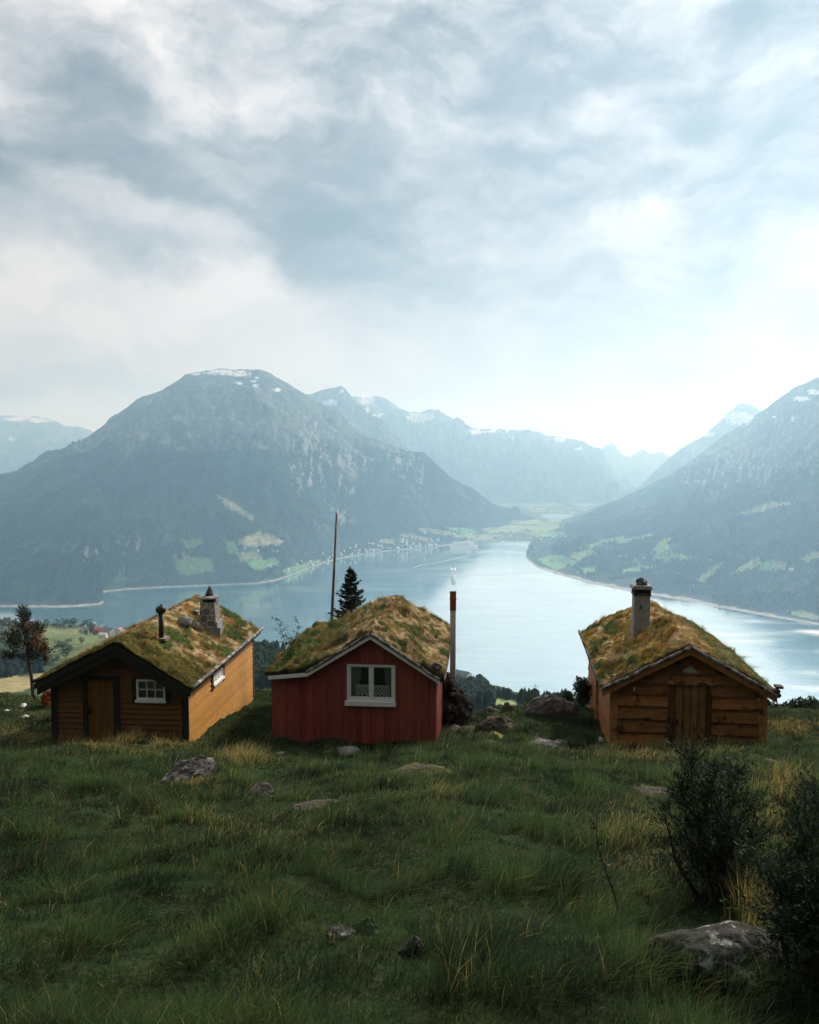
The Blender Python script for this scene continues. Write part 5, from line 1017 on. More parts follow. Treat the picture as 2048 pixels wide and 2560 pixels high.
# pale stone plaque in the gable
pts = [c3.L(*z3(*q)) for q in ((838, 655), (870, 640), (888, 632), (902, 634), (920, 655), (942, 672), (900, 678), (860, 676))]; b = MB(); n = len(pts)
b.add([(x, -.075, z) for x, z in pts] + [(x, -.02, z) for x, z in pts], [tuple(range(n))] + [tuple(range(n, 2 * n))[::-1]] + [(i, i + n, (i + 1) % n + n, (i + 1) % n) for i in range(n)]); b.build('gable_plaque', mat('pale_slate', (.36, .36, .34), (.55, .55, .53), 9), c3.root)
for x, y, s_ in ((530, 782, .05), (1332, 845, .035)):
    q = c3.L(*z3(x, y)); b = MB(); b.box(q[0] - .025, q[0] + .025, -.075, -.035, q[1] - s_ * 1.4, q[1] + s_ * 1.4); b.build('peg', M_white, c3.root)
barge(c3, -.38, .17, .04, M_brown, .0); deck(c3, M_brown)
for i in (0, 1): log(c3, (c3.xs[i] - (.05 if i == 0 else 0), -.385, c3.zs[i] + .045 - (.03 if i == 0 else 0)), (c3.xs[i + 1] + (.05 if i else 0), -.385, c3.zs[i + 1] + .045 - (.03 if i else 0)), .050, M_birch, 'edge_log', 20 + i, .035)
c3.sod(.15, 37, pal3, None, 66000, .04, .14, bulge=.06, sag=.08)
log(c3, (c3.xs[0] - .03, -.40, c3.zs[0] + .07), (c3.xs[0] - .03, c3.y1 + .1, c3.zs[0] + .08), .05, M_bark, 'eave_log', 24); log(c3, (c3.xs[-1] + .03, -.44, c3.zs[-1] + .06), (c3.xs[-1] + .03, c3.y1 + .1, c3.zs[-1] + .07), .055, M_bark, 'eave_log', 25)
for x, y in ((1450, 795), (1470, 770)):
    q = c3.L(*z3(x, y), -.4); b = MB(); b.box(q[0] - .09, q[0] + .09, -.45, -.2, q[1] - .035, q[1] + .03); b.build('rafter_end', M_bark, c3.root)
fm = MB()
for i in range(60):
    t_ = .1 + 6.4 * random.random(); fm.lump((c3.wl - .12 + random.uniform(-.14, .06), t_, random.uniform(-.75, .05) - .15 * t_), (.11, random.uniform(.10, .20), random.uniform(.07, .13)), 200 + i, 2)
fm.build('foundation', mat('pale_foundation_stones', (.26, .26, .26), (.50, .50, .50), 5, rough=.9, bump=.7, bscale=16), c3.root, True)
q = on_roof(c3, *z3(572, 398), (-.6, 3, 2)); k = (22.0 + q[1]) / F * .38725; hw = 50 * k; hh = (398 - 130) * k * 1.02
b = MB(); b.box(q[0] - hw, q[0] + hw, q[1] - hw, q[1] + hw, q[2] - .35, q[2] + hh - .16); b.box(q[0] - hw - .015, q[0] + hw + .015, q[1] - hw - .015, q[1] + hw + .015, q[2] - .3, q[2] + .18); ch = b.build('chimney', M_grey, c3.root)
b = MB(); zt_ = q[2] + hh
for sx_ in (-1, 1):
    for sy_ in (-1, 1): b.box(q[0] + sx_ * hw * .82 - .06, q[0] + sx_ * hw * .82 + .06, q[1] + sy_ * hw * .82 - .06, q[1] + sy_ * hw * .82 + .06, zt_ - .158, zt_ - .002)
b.box(q[0] - hw - .03, q[0] + hw + .03, q[1] - hw - .03, q[1] + hw + .03, zt_ - .20, zt_ - .164); b.build('flue_support', M_dark, ch)
b = MB(); b.box(q[0] - hw * .7, q[0] + hw * .7, q[1] - hw * .7, q[1] + hw * .7, zt_ - .15, zt_ - .01); b.build('flue', M_soil, ch)
b = MB(); b.box(q[0] - 63 * k, q[0] + 63 * k, q[1] - 63 * k, q[1] + 63 * k, zt_, zt_ + .075); b.box(q[0] - 56 * k, q[0] + 56 * k, q[1] - 56 * k, q[1] + 56 * k, zt_ + .0755, zt_ + .11); b.build('cap_slab', M_grey, ch)
b = MB(); b.lump((0, 0, 0), (.19, .17, .14), 91, 3); tag(b.build('roof_stone', M_rock, None, True, tuple(c3.world(q[0] + .02, q[1], zt_ + .20))), 'rough grey stone weighing down the chimney slab of the brown cabin', 'stone')
q = c3.L(*z3(405, 650), -.1); b = MB(); b.lump((0, 0, 0), (.13, .10, .10), 93, 3); tag(b.build('roof_stone', M_stone, None, True, tuple(c3.world(q[0], -.08, c3.hgt(q[0], .1) + .04))), 'small white stone on the left front corner of the brown cabin turf', 'stone')

# ------------------------------------------------------------------ flagpole and trees behind the cabins
Yp = 32.5; T = at(841.6, 1281, Yp); Bp_ = at(827.5, 1600, Yp); dirv = (Bp_ - T) / (Bp_[2] - T[2]); g = hz(Bp_[0], Yp) - .3; Bp_ = T + dirv * (g - T[2])
o = empty('flagpole', tuple(Bp_), 0, 'tall bare wooden flagpole leaning slightly behind the red cabin', 'flagpole'); tv = Vector(T - Bp_)
b = MB(); b.tube([tv * t_ for t_ in (0, .3, .6, 1.0)], [.082, .072, .055, .032], 10); b.build('pole', mat('weathered_pole', (.09, .06, .05), (.20, .145, .12), 6, (1, 1, .3), rough=.85), o, True)
b = MB(); b.lathe([(.03, -.07), (.075, -.06), (.075, -.03), (.05, -.02), (.07, .02), (.05, .07), (.01, .09)], 12, tuple(tv)); b.build('knob', M_white, o, True)
b = MB(); b.tube([tv * .97 + Vector((.05, -.03, 0)), tv * .5 + Vector((.09, -.05, 0)), tv * .16 + Vector((.08, -.06, 0))], .006, 5); b.build('halyard', M_white, o)
b = MB(); b.box(.04, .10, -.08, -.05, tv.z * .38, tv.z * .38 + .14); b.build('cleat', M_black, o)
Ys = 31.3; tp_ = at(880, 1419, Ys); g = hz(tp_[0], Ys); hS = tp_[2] - g
place_tree(conifer_meshes(12, 25, (.018, .033, .020), rad=.25, per=7, sprays=13, twig=.05, ragged=.45), (tp_[0] - .05, Ys, g), hS, 1, 'young dark green spruce rising behind the left slope of the red cabin roof', None, 'tree', 'spruce_tree', 0, M_needle)

def twiggy(name, loc, h, seed, label, cat='sapling', stems=2, leaves=260, spread_=.35, leaf=.035, col=(.055, .085, .028), lean=(0, 0), dens=1.0):
    """slender sapling: forked stems, side twigs and separate small leaves"""
    rs = np.random.default_rng(seed); o = empty(name, loc, 0, label, cat); st = MB(); tips = []
    for k in range(stems):
        d = np.array([rs.normal() * spread_ * .5 + lean[0], rs.normal() * spread_ * .5 + lean[1], 1.0]); hk = h * (1 if k == 0 else rs.uniform(.55, .9)); p = np.zeros(3); pts = [p]
        for i in range(6):
            d = d + rs.normal(size=3) * .12; d[2] = max(d[2], .7); p = p + d / np.linalg.norm(d) * hk / 6; pts.append(p)
        st.tube([tuple(q) for q in pts], [h * .012 * (1 - i / 7.5) for i in range(7)], 6)
        for i in range(2, 7):
            for _ in range(3):
                a = rs.uniform(0, 6.28); ln = h * spread_ * rs.uniform(.25, .8) * (1 - .09 * i); e = pts[i] + np.array([math.cos(a) * ln, math.sin(a) * ln, ln * rs.uniform(.2, .9)]); m_ = (pts[i] + e) / 2 + np.array([0, 0, -.05 * ln]); st.tube([tuple(pts[i]), tuple(m_), tuple(e)], [h * .004, h * .003, h * .0015], 4); tips += [pts[i] * (1 - t_) + e * t_ for t_ in rs.uniform(.25, 1.05, 5)]
    st.build('stem', M_bark, o); tips = np.array(tips); P = tips[rs.integers(0, len(tips), leaves)] + rs.normal(size=(leaves, 3)) * leaf * 1.3; u, v = leaf_cloud(leaves, leaf, rs)
    cr = MB(); cr.cards(P, u, v, np.array(col) * rs.uniform(.6, 1.5, (leaves, 1))); cr.build('leaves', M_leaf, o); return o
q = on_roof(c2, *z2(265, 1178), (-1.8, .8, 1.2)); pw = c2.world(*q); hS = (1178 - 850) * .32464 / F * (22.6 + q[1])
twiggy('birch_sapling', tuple(pw), hS, 5, 'thin birch sapling growing from the left turf edge of the red cabin roof', stems=2, leaves=230, spread_=.42, leaf=.028, lean=(-.16, 0)); 
q = on_roof(c2, *z2(345, 1165), (-1.6, 1.0, 1.2)); pw = c2.world(*q)
twiggy('birch_sapling', tuple(pw), hS * .62, 8, 'shorter bushy birch sapling right of the thin one on the red cabin roof', stems=3, leaves=330, spread_=.55, leaf=.028)

# leaning rust and green conifer left of the ochre cabin
def rust_tree():
    Y = 30.5; b0 = at(93, 1757, Y); b0[2] = hz(b0[0], Y) - .05; o = empty('juniper_tree', tuple(b0), 0, 'leaning juniper tree with rust and dark green foliage left of the ochre cabin', 'tree'); rs = np.random.default_rng(14)
    P = [np.array(at(x, y, Y)) - b0 for x, y in ((93, 1757), (83, 1735), (80, 1700), (73, 1660), (71, 1620), (64, 1580), (58, 1545), (53, 1515))]; P[0][:] = 0
    tr = MB(); tr.tube([tuple(p) for p in P], [.085, .075, .068, .058, .045, .03, .018, .006], 9); tr.tube([(0, 0, 0), (.12, .0, -.02), (.30, -.1, -.16)], [.07, .05, .02], 7)
    cr = MB(); k = .0153
    for (x, y, rx, ry, n) in [(q_[0], q_[1], q_[2] * .92, q_[3] * .92, int(q_[4] * .62)) for q_ in [(52, 1535, 18, 26, 500), (70, 1540, 14, 22, 360), (45, 1570, 34, 22, 800), (80, 1578, 30, 24, 700), (105, 1565, 16, 22, 300), (28, 1590, 30, 20, 600), (60, 1605, 40, 24, 1000), (98, 1602, 28, 20, 600), (20, 1615, 18, 16, 260), (45, 1628, 24, 16, 420), (105, 1632, 26, 14, 420), (122, 1615, 12, 16, 220), (75, 1640, 30, 12, 360), (108, 1650, 8, 8, 120), (85, 1622, 24, 14, 300)]]:
        c = np.array(at(x, y, Y)) - b0; c[1] += rs.normal() * .25; rxx, ryy = rx * k, ry * k
        tr.tube([tuple(P[3] + (P[6] - P[3]) * max(0, min(1, (c[2] - P[3][2] - .2) / (P[6][2] - P[3][2])))), tuple(c * .98)], [.025, .008], 5)
        p = rs.normal(size=(n, 3)); p *= (rs.random((n, 1)) ** .45) / np.linalg.norm(p, axis=1)[:, None]; p = c + p * np.array([rxx, rxx * .9, ryy]) * 1.05
        out = p - c; out[:, 2] += .5 * ryy + .08; out += rs.normal(size=(n, 3)) * .1; out /= np.linalg.norm(out, axis=1)[:, None]; s_ = rs.uniform(.05, .11, (n, 1)); e = np.cross(out, rs.normal(size=(n, 3))); e /= np.linalg.norm(e, axis=1)[:, None]
        w = fbm(p[:, 0] * 1.3 + 3, p[:, 2] * 1.3, 3, 50)[:, None] + .25 * (x - 60) / 50 - .5 * (1560 - y) / 60 * (y < 1560) ; rust = sstep(.05, .4, w)
        kc = np.array([.030, .040, .022]) * (1 - rust) + np.array([.14, .048, .018]) * rust; cr.cards(p, out * s_, e * s_ * .22, kc * rs.uniform(.6, 1.5, (n, 1)))
    tr.build('trunk', M_bark, o, True); cr.build('crown', M_needle, o)
rust_tree()
def bush(name, loc, rx, rz_, n, seed, col, label, size=.05, cat='shrub', m=None, kind=None, upr=.6, narrow=.5):
    rs = np.random.default_rng(seed); o = empty(name, loc, 0, label, cat); st = MB(); cr = MB()
    for k in range(12):
        a = rs.uniform(0, 6.28); r = rs.uniform(.2, .9) * rx; e = np.array([math.cos(a) * r, math.sin(a) * r, rz_ * rs.uniform(.6, 1.0)]); st.tube([(0, 0, -.05), tuple(e * .5 + np.array([0, 0, .1 * rz_])), tuple(e)], [.018, .012, .004], 5)
        m_ = n // 12; p = rs.normal(size=(m_, 3)); p *= (rs.random((m_, 1)) ** .4) / np.linalg.norm(p, axis=1)[:, None]; c = e * .75; p = c + p * np.array([rx * .42, rx * .42, rz_ * .36]); p[:, 2] = np.maximum(p[:, 2], .01)
        d = rs.normal(size=(m_, 3)); d[:, 2] += upr * 2; d /= np.linalg.norm(d, axis=1)[:, None]; e2 = np.cross(d, rs.normal(size=(m_, 3))); e2 /= np.linalg.norm(e2, axis=1)[:, None]; s_ = size * rs.uniform(.6, 1.4, (m_, 1)); cr.cards(p, d * s_, e2 * s_ * narrow, np.array(col) * rs.uniform(.75, 1.3) * rs.uniform(.6, 1.5, (m_, 1)))
    st.build('stem', M_bark, o); cr.build('foliage', m or M_leaf, o); return o
p = at(112, 1752, 29.5); bush('rusty_shrub', (p[0], p[1], hz(p[0], p[1])), .30, .55, 1500, 31, (.22, .055, .018), 'low rust red shrub between the leaning juniper and the ochre cabin', .06, m=M_needle)

def juniper(base_px, plumes, seed, label, Y=None, col=(.020, .038, .019)):
    """upright juniper: plumes given as (px of tip, py of tip, spread, cards)"""
    g = ground_at(*base_px); rs = np.random.default_rng(seed); o = empty('juniper_bush', tuple(g), 0, label, 'bush'); st = MB(); cr = MB(); Yb = g[1]
    for x, y, dy, sp_, n in plumes:
        tip = np.array(at(x, y, Yb + dy)) - g; base = np.array([rs.normal() * .08, rs.normal() * .08, 0]); mid = (base + tip) / 2 + np.array([tip[0] * .12, 0, -.06 * abs(tip[0])]); st.tube([tuple(base), tuple(mid), tuple(tip)], [.022, .014, .003], 6)
        per = 40; n = int(n * 1.2); K = max(6, n // per); t_ = rs.random(K) ** .7 * .76 + .24; c = np.where(t_[:, None] < .5, base + (mid - base) * t_[:, None] * 2, mid + (tip - mid) * (t_[:, None] * 2 - 1))
        prof = np.sin(np.clip((t_ - .10) / .98, 0, 1) * math.pi) ** .7 * (1.1 - .5 * t_); r = rs.normal(size=(K, 3)); r /= np.linalg.norm(r, axis=1)[:, None]; r[:, 2] *= .5
        c = c + r * (rs.random((K, 1)) ** .6) * (sp_ * prof)[:, None] * .85; ax = (tip - mid) / np.linalg.norm(tip - mid); d0 = r * .8 + ax * 1.0 + rs.normal(size=(K, 3)) * .3; d0 /= np.linalg.norm(d0, axis=1)[:, None]; ln = rs.uniform(.14, .40, K) * (1.15 - .4 * t_)
        tone = rs.uniform(.5, 1.6, K) * np.where(rs.random(K) < .12, 1.5, 1); dead = rs.random(K) < .16 * (t_ < .55)
        k_ = np.repeat(np.arange(K), per); s1 = rs.random(K * per); p = c[k_] + d0[k_] * (s1 * ln[k_])[:, None] + rs.normal(size=(K * per, 3)) * (.024 * (1.15 - s1))[:, None]
        d = d0[k_] + rs.normal(size=(K * per, 3)) * .55; d /= np.linalg.norm(d, axis=1)[:, None]; e = np.cross(d, rs.normal(size=(K * per, 3))); e /= np.linalg.norm(e, axis=1)[:, None]; s_ = rs.uniform(.016, .034, (K * per, 1)) * (Yb / 9) ** .5
        kc = np.where(dead[k_][:, None], np.array([.045, .030, .018]), np.array(col)) * tone[k_][:, None] * rs.uniform(.75, 1.3, (K * per, 1)) * (.75 + .6 * s1[:, None]); cr.cards(p, d * s_, e * s_ * .19, kc)
    st.build('stem', M_bark, o); cr.build('foliage', M_needle, o); return o
juniper((1790, 2240), [(1725, 1890, .2, .22, 2600), (1690, 1960, 0, .22, 1900), (1660, 2030, -.1, .20, 1300), (1775, 1965, .1, .24, 2200), (1800, 1920, .4, .20, 1700), (1850, 1925, .5, .20, 1600), (1740, 2060, -.2, .22, 1700), (1870, 2010, .3, .22, 1500), (1830, 2080, 0, .22, 1500), (1905, 2060, .3, .20, 1100), (1700, 2120, -.3, .18, 900)], 61, 'large dark juniper bush with several upright plumes in front of the brown cabin')
juniper((2060, 2420), [(1990, 2105, .1, .20, 2300), (1955, 2180, -.1, .18, 1800), (2030, 2070, .2, .22, 2400), (2090, 2060, .2, .25, 2200), (2000, 2230, -.2, .20, 1800), (2060, 2190, -.2, .22, 2000), (1940, 2270, -.3, .17, 1300), (2010, 2330, -.35, .18, 1500), (1960, 2370, -.4, .15, 900)], 62, 'dark juniper bush filling the lower right corner behind the lichen rock')
juniper((2040, 2130), [(2010, 1985, 0, .14, 900), (2040, 1960, .1, .15, 1000), (1985, 2035, 0, .13, 700), (2070, 1990, .1, .16, 900)], 63, 'small juniper bush at the right edge beside pale straw tufts')
p = ground_at(1548, 2290); hS = (2290 - 2030) / F * p[1] * 1.03
twiggy('bare_sapling', tuple(p), hS, 21, 'single thin dark sapling with few leaves standing in the grass left of the juniper', stems=1, leaves=46, spread_=.16, leaf=.02, col=(.028, .045, .024))
# shrubs and saplings on the brow by the boulder
for px, py, Y, rx, rz_, n, col, lab, sz in [(1420, 1752, 28.6, .42, .85, 2200, (.034, .052, .026), 'dark green juniper shrub right behind the grey boulder', .06), (1458, 1752, 27.6, .34, 1.25, 2000, (.030, .046, .022), 'tall leafy shrub against the left wall of the brown cabin', .06),
                                       (1400, 1745, 29.4, .35, .50, 900, (.06, .085, .03), 'low pale green shrub on the right shoulder of the grey boulder', .05)]:
    q = at(px, py, Y); bush('shrub', (q[0], Y, hz(q[0], Y) - .03), rx, rz_, n, int(px), col, lab, sz)
q = at(1308, 1770, 28.4); twiggy('leafy_sapling', (q[0], 28.4, hz(q[0], 28.4)), 1.05, 33, 'few leaved sapling standing left of the grey boulder against the water', stems=2, leaves=60, spread_=.3, leaf=.035)
for px, Y, rx, rz_, lab in [(1985, 29.5, .7, .75, 'dark round bush beyond the straw grass right of the brown cabin'), (2030, 29.0, .8, .7, 'dark bush touching the right edge beyond the straw grass'), (1930, 29.5, .4, .7, 'narrow dark bush close to the right wall of the brown cabin')]:
    q = at(px, 1790, Y); bush('bush', (q[0], Y, hz(q[0], Y) - .03), rx, rz_, 2200, int(px), (.026, .040, .022), lab, .06)

# spruces added out of view, beside and behind the viewer, to shade the meadow
for i, (x, y, h, w) in enumerate([(11.4, 9.6, 12, 1.1), (14.6, 13.4, 13, 1.1), (9.2, 4.6, 13, 1.1), (17.0, 17.6, 12, 1.1), (15.5, 8, 15, 1.2), (20.4, 20.6, 12, 1.2), (12.5, .5, 15, 1.2),
        (5.5, -6, 14, 1.2), (-2.5, -7.5, 15, 1.3), (-9, -5, 14, 1.3), (0.5, -12, 17, 1.3), (-6, -13, 16, 1.3), (8, -9, 16, 1.3), (-13, -9, 16, 1.3), (-14, -1, 13, 1.2), (13, -5, 16, 1.3), (-17, 6, 12, 1.2), (-8.2, 5.0, 11, 1.1), (-11.5, 9.6, 12, 1.1), (-15.5, 14, 12, 1.1), (3.5, -4.5, 13, 1.2), (-5, -5.5, 14, 1.2), (-4.9, -1.6, 12, 1.1), (5.2, -1.4, 12, 1.1), (-6.8, 1.6, 12, 1.1), (0, -4.6, 14, 1.2)]):
    place_tree(SPRUCE[i % 2], (x, y, hz(x, y) - .1), h, w, 'tall dark spruce added out of view to shade the near meadow', 'added spruces shading the near meadow', 'tree', 'spruce_tree', i * 1.3, M_needle)

# ------------------------------------------------------------------ rocks
M_moss_rock = mat('mossy_rock', (.030, .028, .024), (.10, .092, .082), 3.5, rough=.95, bump=.9, bscale=13, c3=(.075, .075, .018), s3=2.4, t3=.48, bdist=.03)
M_brown_rock = mat('brown_rock', (.030, .023, .020), (.115, .088, .076), 3.5, rough=.95, bump=.9, bscale=13, c3=(.050, .052, .018), s3=2.2, t3=.50, bdist=.03)
M_boulder = mat('grey_boulder', (.10, .09, .083), (.24, .22, .205), 6, rough=.95, bump=.8, bscale=22, c3=(.09, .085, .06), s3=1.8, t3=.58, bdist=.02)
def rock(x0, x1, yt, yb, label, m=M_rock, seed=0, Y=None, depth=.8, name='rock', sink=.25, sub=4, cuts=7):
    g = ground_at((x0 + x1) / 2, yb) if Y is None else at((x0 + x1) / 2, yb, Y); Yg = g[1]; w = (x1 - x0) / F * Yg * .62; h = (yb - yt) / F * Yg; b = MB()
    top = max(.38 * h, h - .62 * w * depth); hh = top / (.80 - sink * .5); cY = Yg + w * depth * .9
    b.lump((0, 0, 0), (w, w * depth, hh), 500 + seed, sub, .20, cuts=cuts); o = b.build(name, m, None, sub < 4, (g[0], cY, hz(g[0], cY) - hh * sink * .6 - .035 * (w > .3))); return tag(o, label, 'rock')
rock(405, 545, 1862, 1948, 'large streaked grey rock in the grass before the right corner of the ochre cabin', M_rock, 1)
rock(592, 680, 1944, 1994, 'small whitish lichen rock in the grass between the ochre and red cabins', M_rock, 2)
rock(735, 850, 1988, 2026, 'low yellow moss rock in the grass below the red cabin', M_moss_rock, 3, sink=.3)
rock(925, 1120, 1888, 1950, 'broad mossy mound rock in front of the right corner of the red cabin', M_moss_rock, 4, sink=.35)
rock(1184, 1252, 1838, 1866, 'flat moss topped rock right of the red cabin, nearest the viewer', M_moss_rock, 5)
rock(1226, 1275, 1818, 1846, 'small rock with a bright yellow moss cap right of the red cabin', mat('yellow_moss_rock', (.10, .09, .03), (.30, .25, .03), 4, rough=1, bump=.8), 6)
rock(1316, 1412, 1832, 1868, 'cluster topped grey rock midway between the red and brown cabins', M_rock, 7)
rock(1208, 1315, 1772, 1828, 'dark brown heathery rock below the grey boulder', M_brown_rock, 8)
rock(1314, 1434, 1727, 1792, 'big smooth grey boulder on the brow between the red and brown cabins', M_boulder, 9, sub=5, cuts=4, sink=.08, depth=.42)
rock(1203, 1258, 1750, 1782, 'reddish brown rock left of the grey boulder, nearer the red cabin', M_brown_rock, 10); rock(1252, 1286, 1752, 1778, 'small reddish brown rock touching the left side of the grey boulder', M_brown_rock, 11)
rock(1568, 1695, 1954, 2000, 'low brown mossy rock in the grass before the brown cabin door', M_brown_rock, 12, sink=.32)
rock(1928, 2015, 1868, 1918, 'dark brown rock in the grass at the right corner of the brown cabin', M_brown_rock, 13, sink=.3)
g = ground_at(1830, 2478); b = MB(); b.lump((0, 0, 0), (.42, .31, .25), 871, 5, .125, cuts=8)
tag(b.build('rock', mat('dark_lichen_rock', (.014, .014, .013), (.055, .053, .05), 7, rough=.95, bump=1, bscale=16, c3=(.26, .28, .27), s3=9, t3=.60, bdist=.03), None, True, (g[0] + .05, g[1] + .28, hz(g[0], g[1] + .28) - .03)), 'large dark rock with white lichen blotches in the lower right grass', 'rock')
rock(1000, 1058, 2342, 2394, 'small grey rock alone in the dark foreground grass', M_rock, 15); rock(880, 945, 2292, 2342, 'green mossy rock in the dark foreground grass', mat('green_moss_rock', (.04, .06, .03), (.12, .17, .08), 5, rough=1, bump=.8), 16); rock(812, 880, 2326, 2350, 'flat pale rock left of the green mossy rock', M_rock, 17, sink=.35)
rock(1130, 1245, 2392, 2424, 'long flat rock sunk in the foreground grass', M_brown_rock, 18, sink=.38); rock(2008, 2070, 1988, 2020, 'grey rock cut by the right edge beside straw tufts', M_rock, 19)
rock(130, 148, 2318, 2334, 'tiny pale stone in the dark grass at the lower left', M_stone, 20, sub=3)
for i, (x0, x1, yt, yb, lab) in enumerate([(42, 64, 1757, 1769, 'largest white stone under the leaning juniper'), (6, 19, 1771, 1778, 'small white stone at the left edge below the juniper'), (53, 69, 1787, 1797, 'white stone in the grass nearest the ochre cabin corner')]): rock(x0, x1, yt, yb, lab, M_white if 0 else mat('white_stone', (.50, .50, .48), (.66, .66, .64), 6, bump=.5), 30 + i, sub=3)
for i, (x0, x1, yt, yb, lab) in enumerate([(803, 832, 1866, 1884, 'small round stone at the foot of the red front wall'), (842, 900, 1866, 1890, 'wider mossy stone beside the round one at the red front wall'), (1335, 1366, 1838, 1850, 'flat pale stone in the hollow left of the brown cabin'), (1392, 1420, 1846, 1858, 'small flat stone left of the brown cabin foundation'), (1480, 1530, 1856, 1876, 'flat stone step at the left front corner of the brown cabin'), (1115, 1150, 1806, 1826, 'dark stone at the foot of the flue heap'), (1150, 1205, 1800, 1828, 'brown stone at the right end of the flue heap'), (690, 715, 1874, 1886, 'small stone at the left foot of the red front wall')]):
    rock(x0, x1, yt, yb, lab, M_stone if i % 2 else M_moss_rock, 40 + i, sub=3)
# heap of dark stones and earth round the foot of the flue
rs_ = random.Random(9); rn_ = np.random.default_rng(9); base = at(1130, 1800, 25.6); bz_ = hz(base[0], base[1]); root = empty('stone_heap', (base[0], base[1], bz_), 0, 'dark heap of earth, stones and brush against the red cabin right wall', 'stone heap')
hb = MB(); tw = MB()
for i in range(90):
    f = rs_.random(); px = 1114 + 88 * f ** 1.15 + rs_.uniform(-6, 6); topy = np.interp(px, [1100, 1118, 1140, 1160, 1180, 1205], [1692, 1692, 1714, 1752, 1782, 1810]); py = topy + 10 + (1822 - topy) * rs_.random() ** 1.1; Y = 25.3 + 1.2 * rs_.random() + (px - 1110) * .004
    q = at(px, py, Y) - np.array([base[0], base[1], bz_]); r = rs_.uniform(.14, .30); cc = rs_.uniform(.35, 1.0); hb.lump(q, (r, r * .9, r * .85), 700 + i, 3, .45, col=(cc, cc * .92, cc * .86), cuts=4)
    m_ = 60; p = q + rn_.normal(size=(m_, 3)) * r * .75; d = rn_.normal(size=(m_, 3)); d[:, 2] += .5; d /= np.linalg.norm(d, axis=1)[:, None]; e = np.cross(d, rn_.normal(size=(m_, 3))); e /= np.linalg.norm(e, axis=1)[:, None]; s_ = rn_.uniform(.04, .12, (m_, 1))
    tw.cards(p, d * s_, e * s_ * .10, np.array([[.045, .030, .024], [.024, .028, .014], [.10, .075, .055]])[rn_.choice(3, m_, p=[.6, .3, .1])] * rn_.uniform(.5, 1.4, (m_, 1)))
hb.build('stones', mat('earthy_stones', (.016, .012, .010), (.075, .058, .05), 6, rough=1, bump=1, bscale=13, bdist=.06), root); tw.build('brush', M_needle, root)

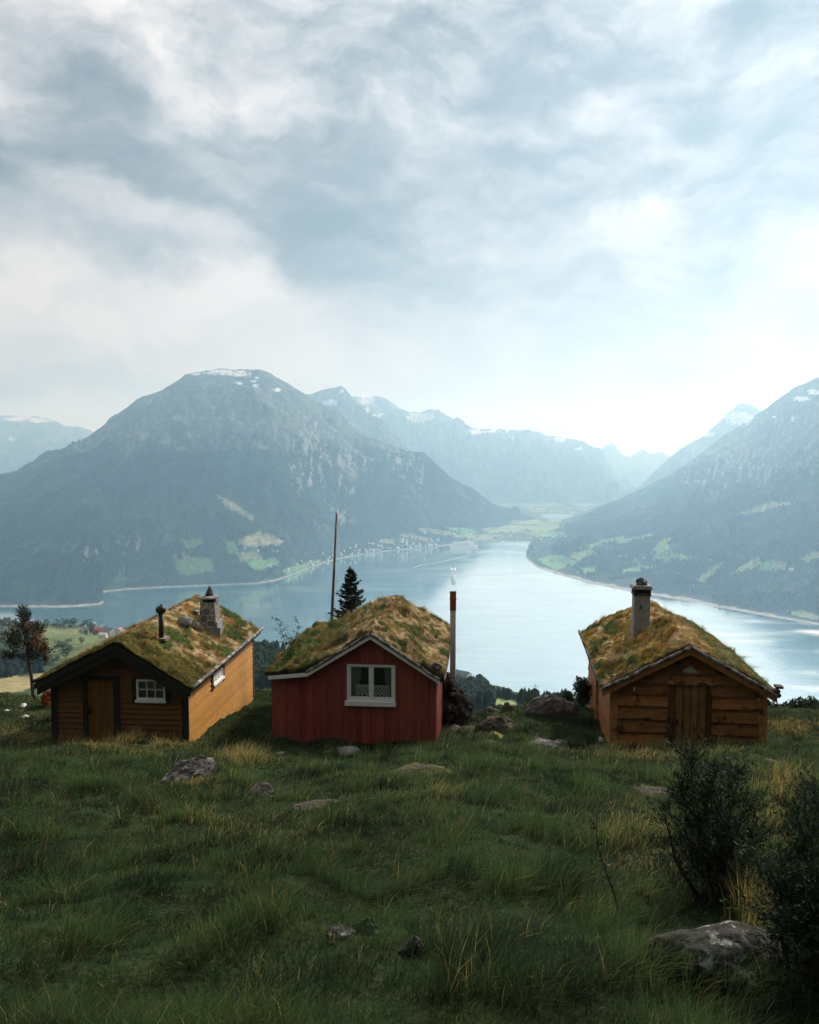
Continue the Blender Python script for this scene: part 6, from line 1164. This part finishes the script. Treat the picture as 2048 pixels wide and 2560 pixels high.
# ------------------------------------------------------------------ meadow grass
def straw_mask(px, py):
    m = np.zeros(px.shape)
    for cx, cyy, rx, ry, w in [(55, 1842, 60, 22, .9), (330, 1858, 150, 24, 1), (505, 1968, 60, 14, 1), (610, 1895, 70, 22, .8), (1980, 1818, 90, 20, .9), (1950, 1965, 60, 30, .7), (1945, 2040, 50, 34, .7), (1975, 2115, 40, 30, .8), (1868, 2300, 36, 40, .9), (1640, 1888, 150, 14, .6), (560, 2060, 240, 60, .16), (1600, 2120, 90, 90, .35), (440, 1800, 40, 20, .3), (1100, 1985, 40, 30, .3), (640, 1870, 20, 10, .4), (120, 1790, 200, 60, .2)]:
        m = np.maximum(m, w * np.exp(-(((px - cx) / rx) ** 2 + ((py - cyy) / ry) ** 2)))
    return m
def meadow(n_tuft):
    Yc = 3.0 + 31 * rng.random(n_tuft) ** 1.35; Xc = rng.uniform(-1, 1, n_tuft) * (.60 * Yc + 2.6)
    # keep the cabins' insides free
    keep = np.ones(n_tuft, bool)
    for c in (c1, c2, c3):
        rel = np.stack([Xc - c.p[0], Yc - c.p[1]], 1); lx = rel @ c.a[:2]; ly = rel @ c.d[:2]; keep &= ~((lx > c.wl - .02) & (lx < c.wr + .02) & (ly > .04) & (ly < c.len))
    Xc, Yc = Xc[keep], Yc[keep]; n = len(Xc); Zc = land(Xc, Yc); px, py = project(np.stack([Xc, Yc, Zc], 1)); sm = straw_mask(px, py)
    big = fbm(Xc * .55, Yc * .55, 3, 71); fine_ = fbm(Xc * 1.7, Yc * 1.7, 3, 73)
    lawn = sstep(16, 20, Yc) * sstep(1.5, -3, Xc) * .5
    tus = fbm(Xc * 1.25, Yc * 1.25, 2, 79); Ht = (.065 + .07 * sstep(-.35, .6, big) + .21 * sstep(.10, .55, tus) + .04 * fine_) * (1 - .55 * lawn) * (1 + .9 * np.minimum(sm, 1)) * (1 - .25 * sstep(20, 24, Yc)); Ht = np.clip(Ht, .06, .5)
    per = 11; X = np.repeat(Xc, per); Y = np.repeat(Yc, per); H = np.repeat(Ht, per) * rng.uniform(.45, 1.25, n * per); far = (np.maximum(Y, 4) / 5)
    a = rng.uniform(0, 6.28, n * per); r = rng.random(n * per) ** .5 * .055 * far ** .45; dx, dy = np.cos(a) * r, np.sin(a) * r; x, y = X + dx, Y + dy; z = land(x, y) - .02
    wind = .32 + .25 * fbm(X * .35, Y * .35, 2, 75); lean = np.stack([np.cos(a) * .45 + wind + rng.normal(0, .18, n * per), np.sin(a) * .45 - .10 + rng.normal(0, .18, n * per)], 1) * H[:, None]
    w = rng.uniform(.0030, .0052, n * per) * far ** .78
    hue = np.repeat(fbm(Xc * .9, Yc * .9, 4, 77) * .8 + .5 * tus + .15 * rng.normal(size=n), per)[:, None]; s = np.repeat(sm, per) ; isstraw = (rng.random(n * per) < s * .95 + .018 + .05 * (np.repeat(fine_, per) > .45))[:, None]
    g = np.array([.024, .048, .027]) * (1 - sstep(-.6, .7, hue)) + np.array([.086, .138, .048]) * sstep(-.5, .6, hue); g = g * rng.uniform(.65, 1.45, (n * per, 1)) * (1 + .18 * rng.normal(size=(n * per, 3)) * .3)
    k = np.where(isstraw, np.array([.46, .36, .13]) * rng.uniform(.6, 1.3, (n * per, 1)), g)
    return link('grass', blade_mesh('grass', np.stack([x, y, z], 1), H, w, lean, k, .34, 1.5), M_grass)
tag(meadow(62000), 'windblown green meadow grass with straw patches covering the slope', 'grass', kind='stuff')
# taller seed stalks
n = 5200; Yc = 4 + 21 * rng.random(n) ** 1.2; Xc = rng.uniform(-1, 1, n) * (.56 * Yc + 1); Zc = land(Xc, Yc); px, py = project(np.stack([Xc, Yc, Zc], 1)); sm = straw_mask(px, py); keep = rng.random(n) < (.20 + .9 * sm) * sstep(3, 12, Yc)
for c in (c1, c2, c3):
    rel = np.stack([Xc - c.p[0], Yc - c.p[1]], 1); lx = rel @ c.a[:2]; ly = rel @ c.d[:2]; keep &= ~((lx > c.wl - .02) & (lx < c.wr + .02) & (ly > -.02) & (ly < c.len))
Xc, Yc, Zc, sm = Xc[keep], Yc[keep], Zc[keep], sm[keep]; n = len(Xc); H = rng.uniform(.35, .75, n)
ln = np.stack([.35 + rng.normal(0, .25, n), rng.normal(0, .2, n)], 1) * H[:, None]
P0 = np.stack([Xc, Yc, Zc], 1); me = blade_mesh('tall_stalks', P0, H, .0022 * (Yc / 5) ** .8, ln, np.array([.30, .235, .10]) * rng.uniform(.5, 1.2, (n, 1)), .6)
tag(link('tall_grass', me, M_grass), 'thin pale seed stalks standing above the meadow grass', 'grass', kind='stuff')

# ------------------------------------------------------------------ haze over the fjord
HZ = .000112
hb = MB(); hb.box(-18500, 18500, -1500, 18800, WATER - 80, 1080)
hm = bpy.data.materials.new('haze_air'); hm.use_nodes = True; N = hm.node_tree.nodes; N.remove(N['Principled BSDF']); pv = N.new('ShaderNodeVolumePrincipled'); hm.node_tree.links.new(pv.outputs[0], N['Material Output'].inputs['Volume'])
pv.inputs['Color'].default_value = (.42, .72, 1.0, 1); pv.inputs['Absorption Color'].default_value = (1, 1, 1, 1); pv.inputs['Density'].default_value = HZ; pv.inputs['Anisotropy'].default_value = .52
tag(hb.build('haze', hm), 'pale blue haze lying over the fjord and the mountains', 'haze', kind='stuff')
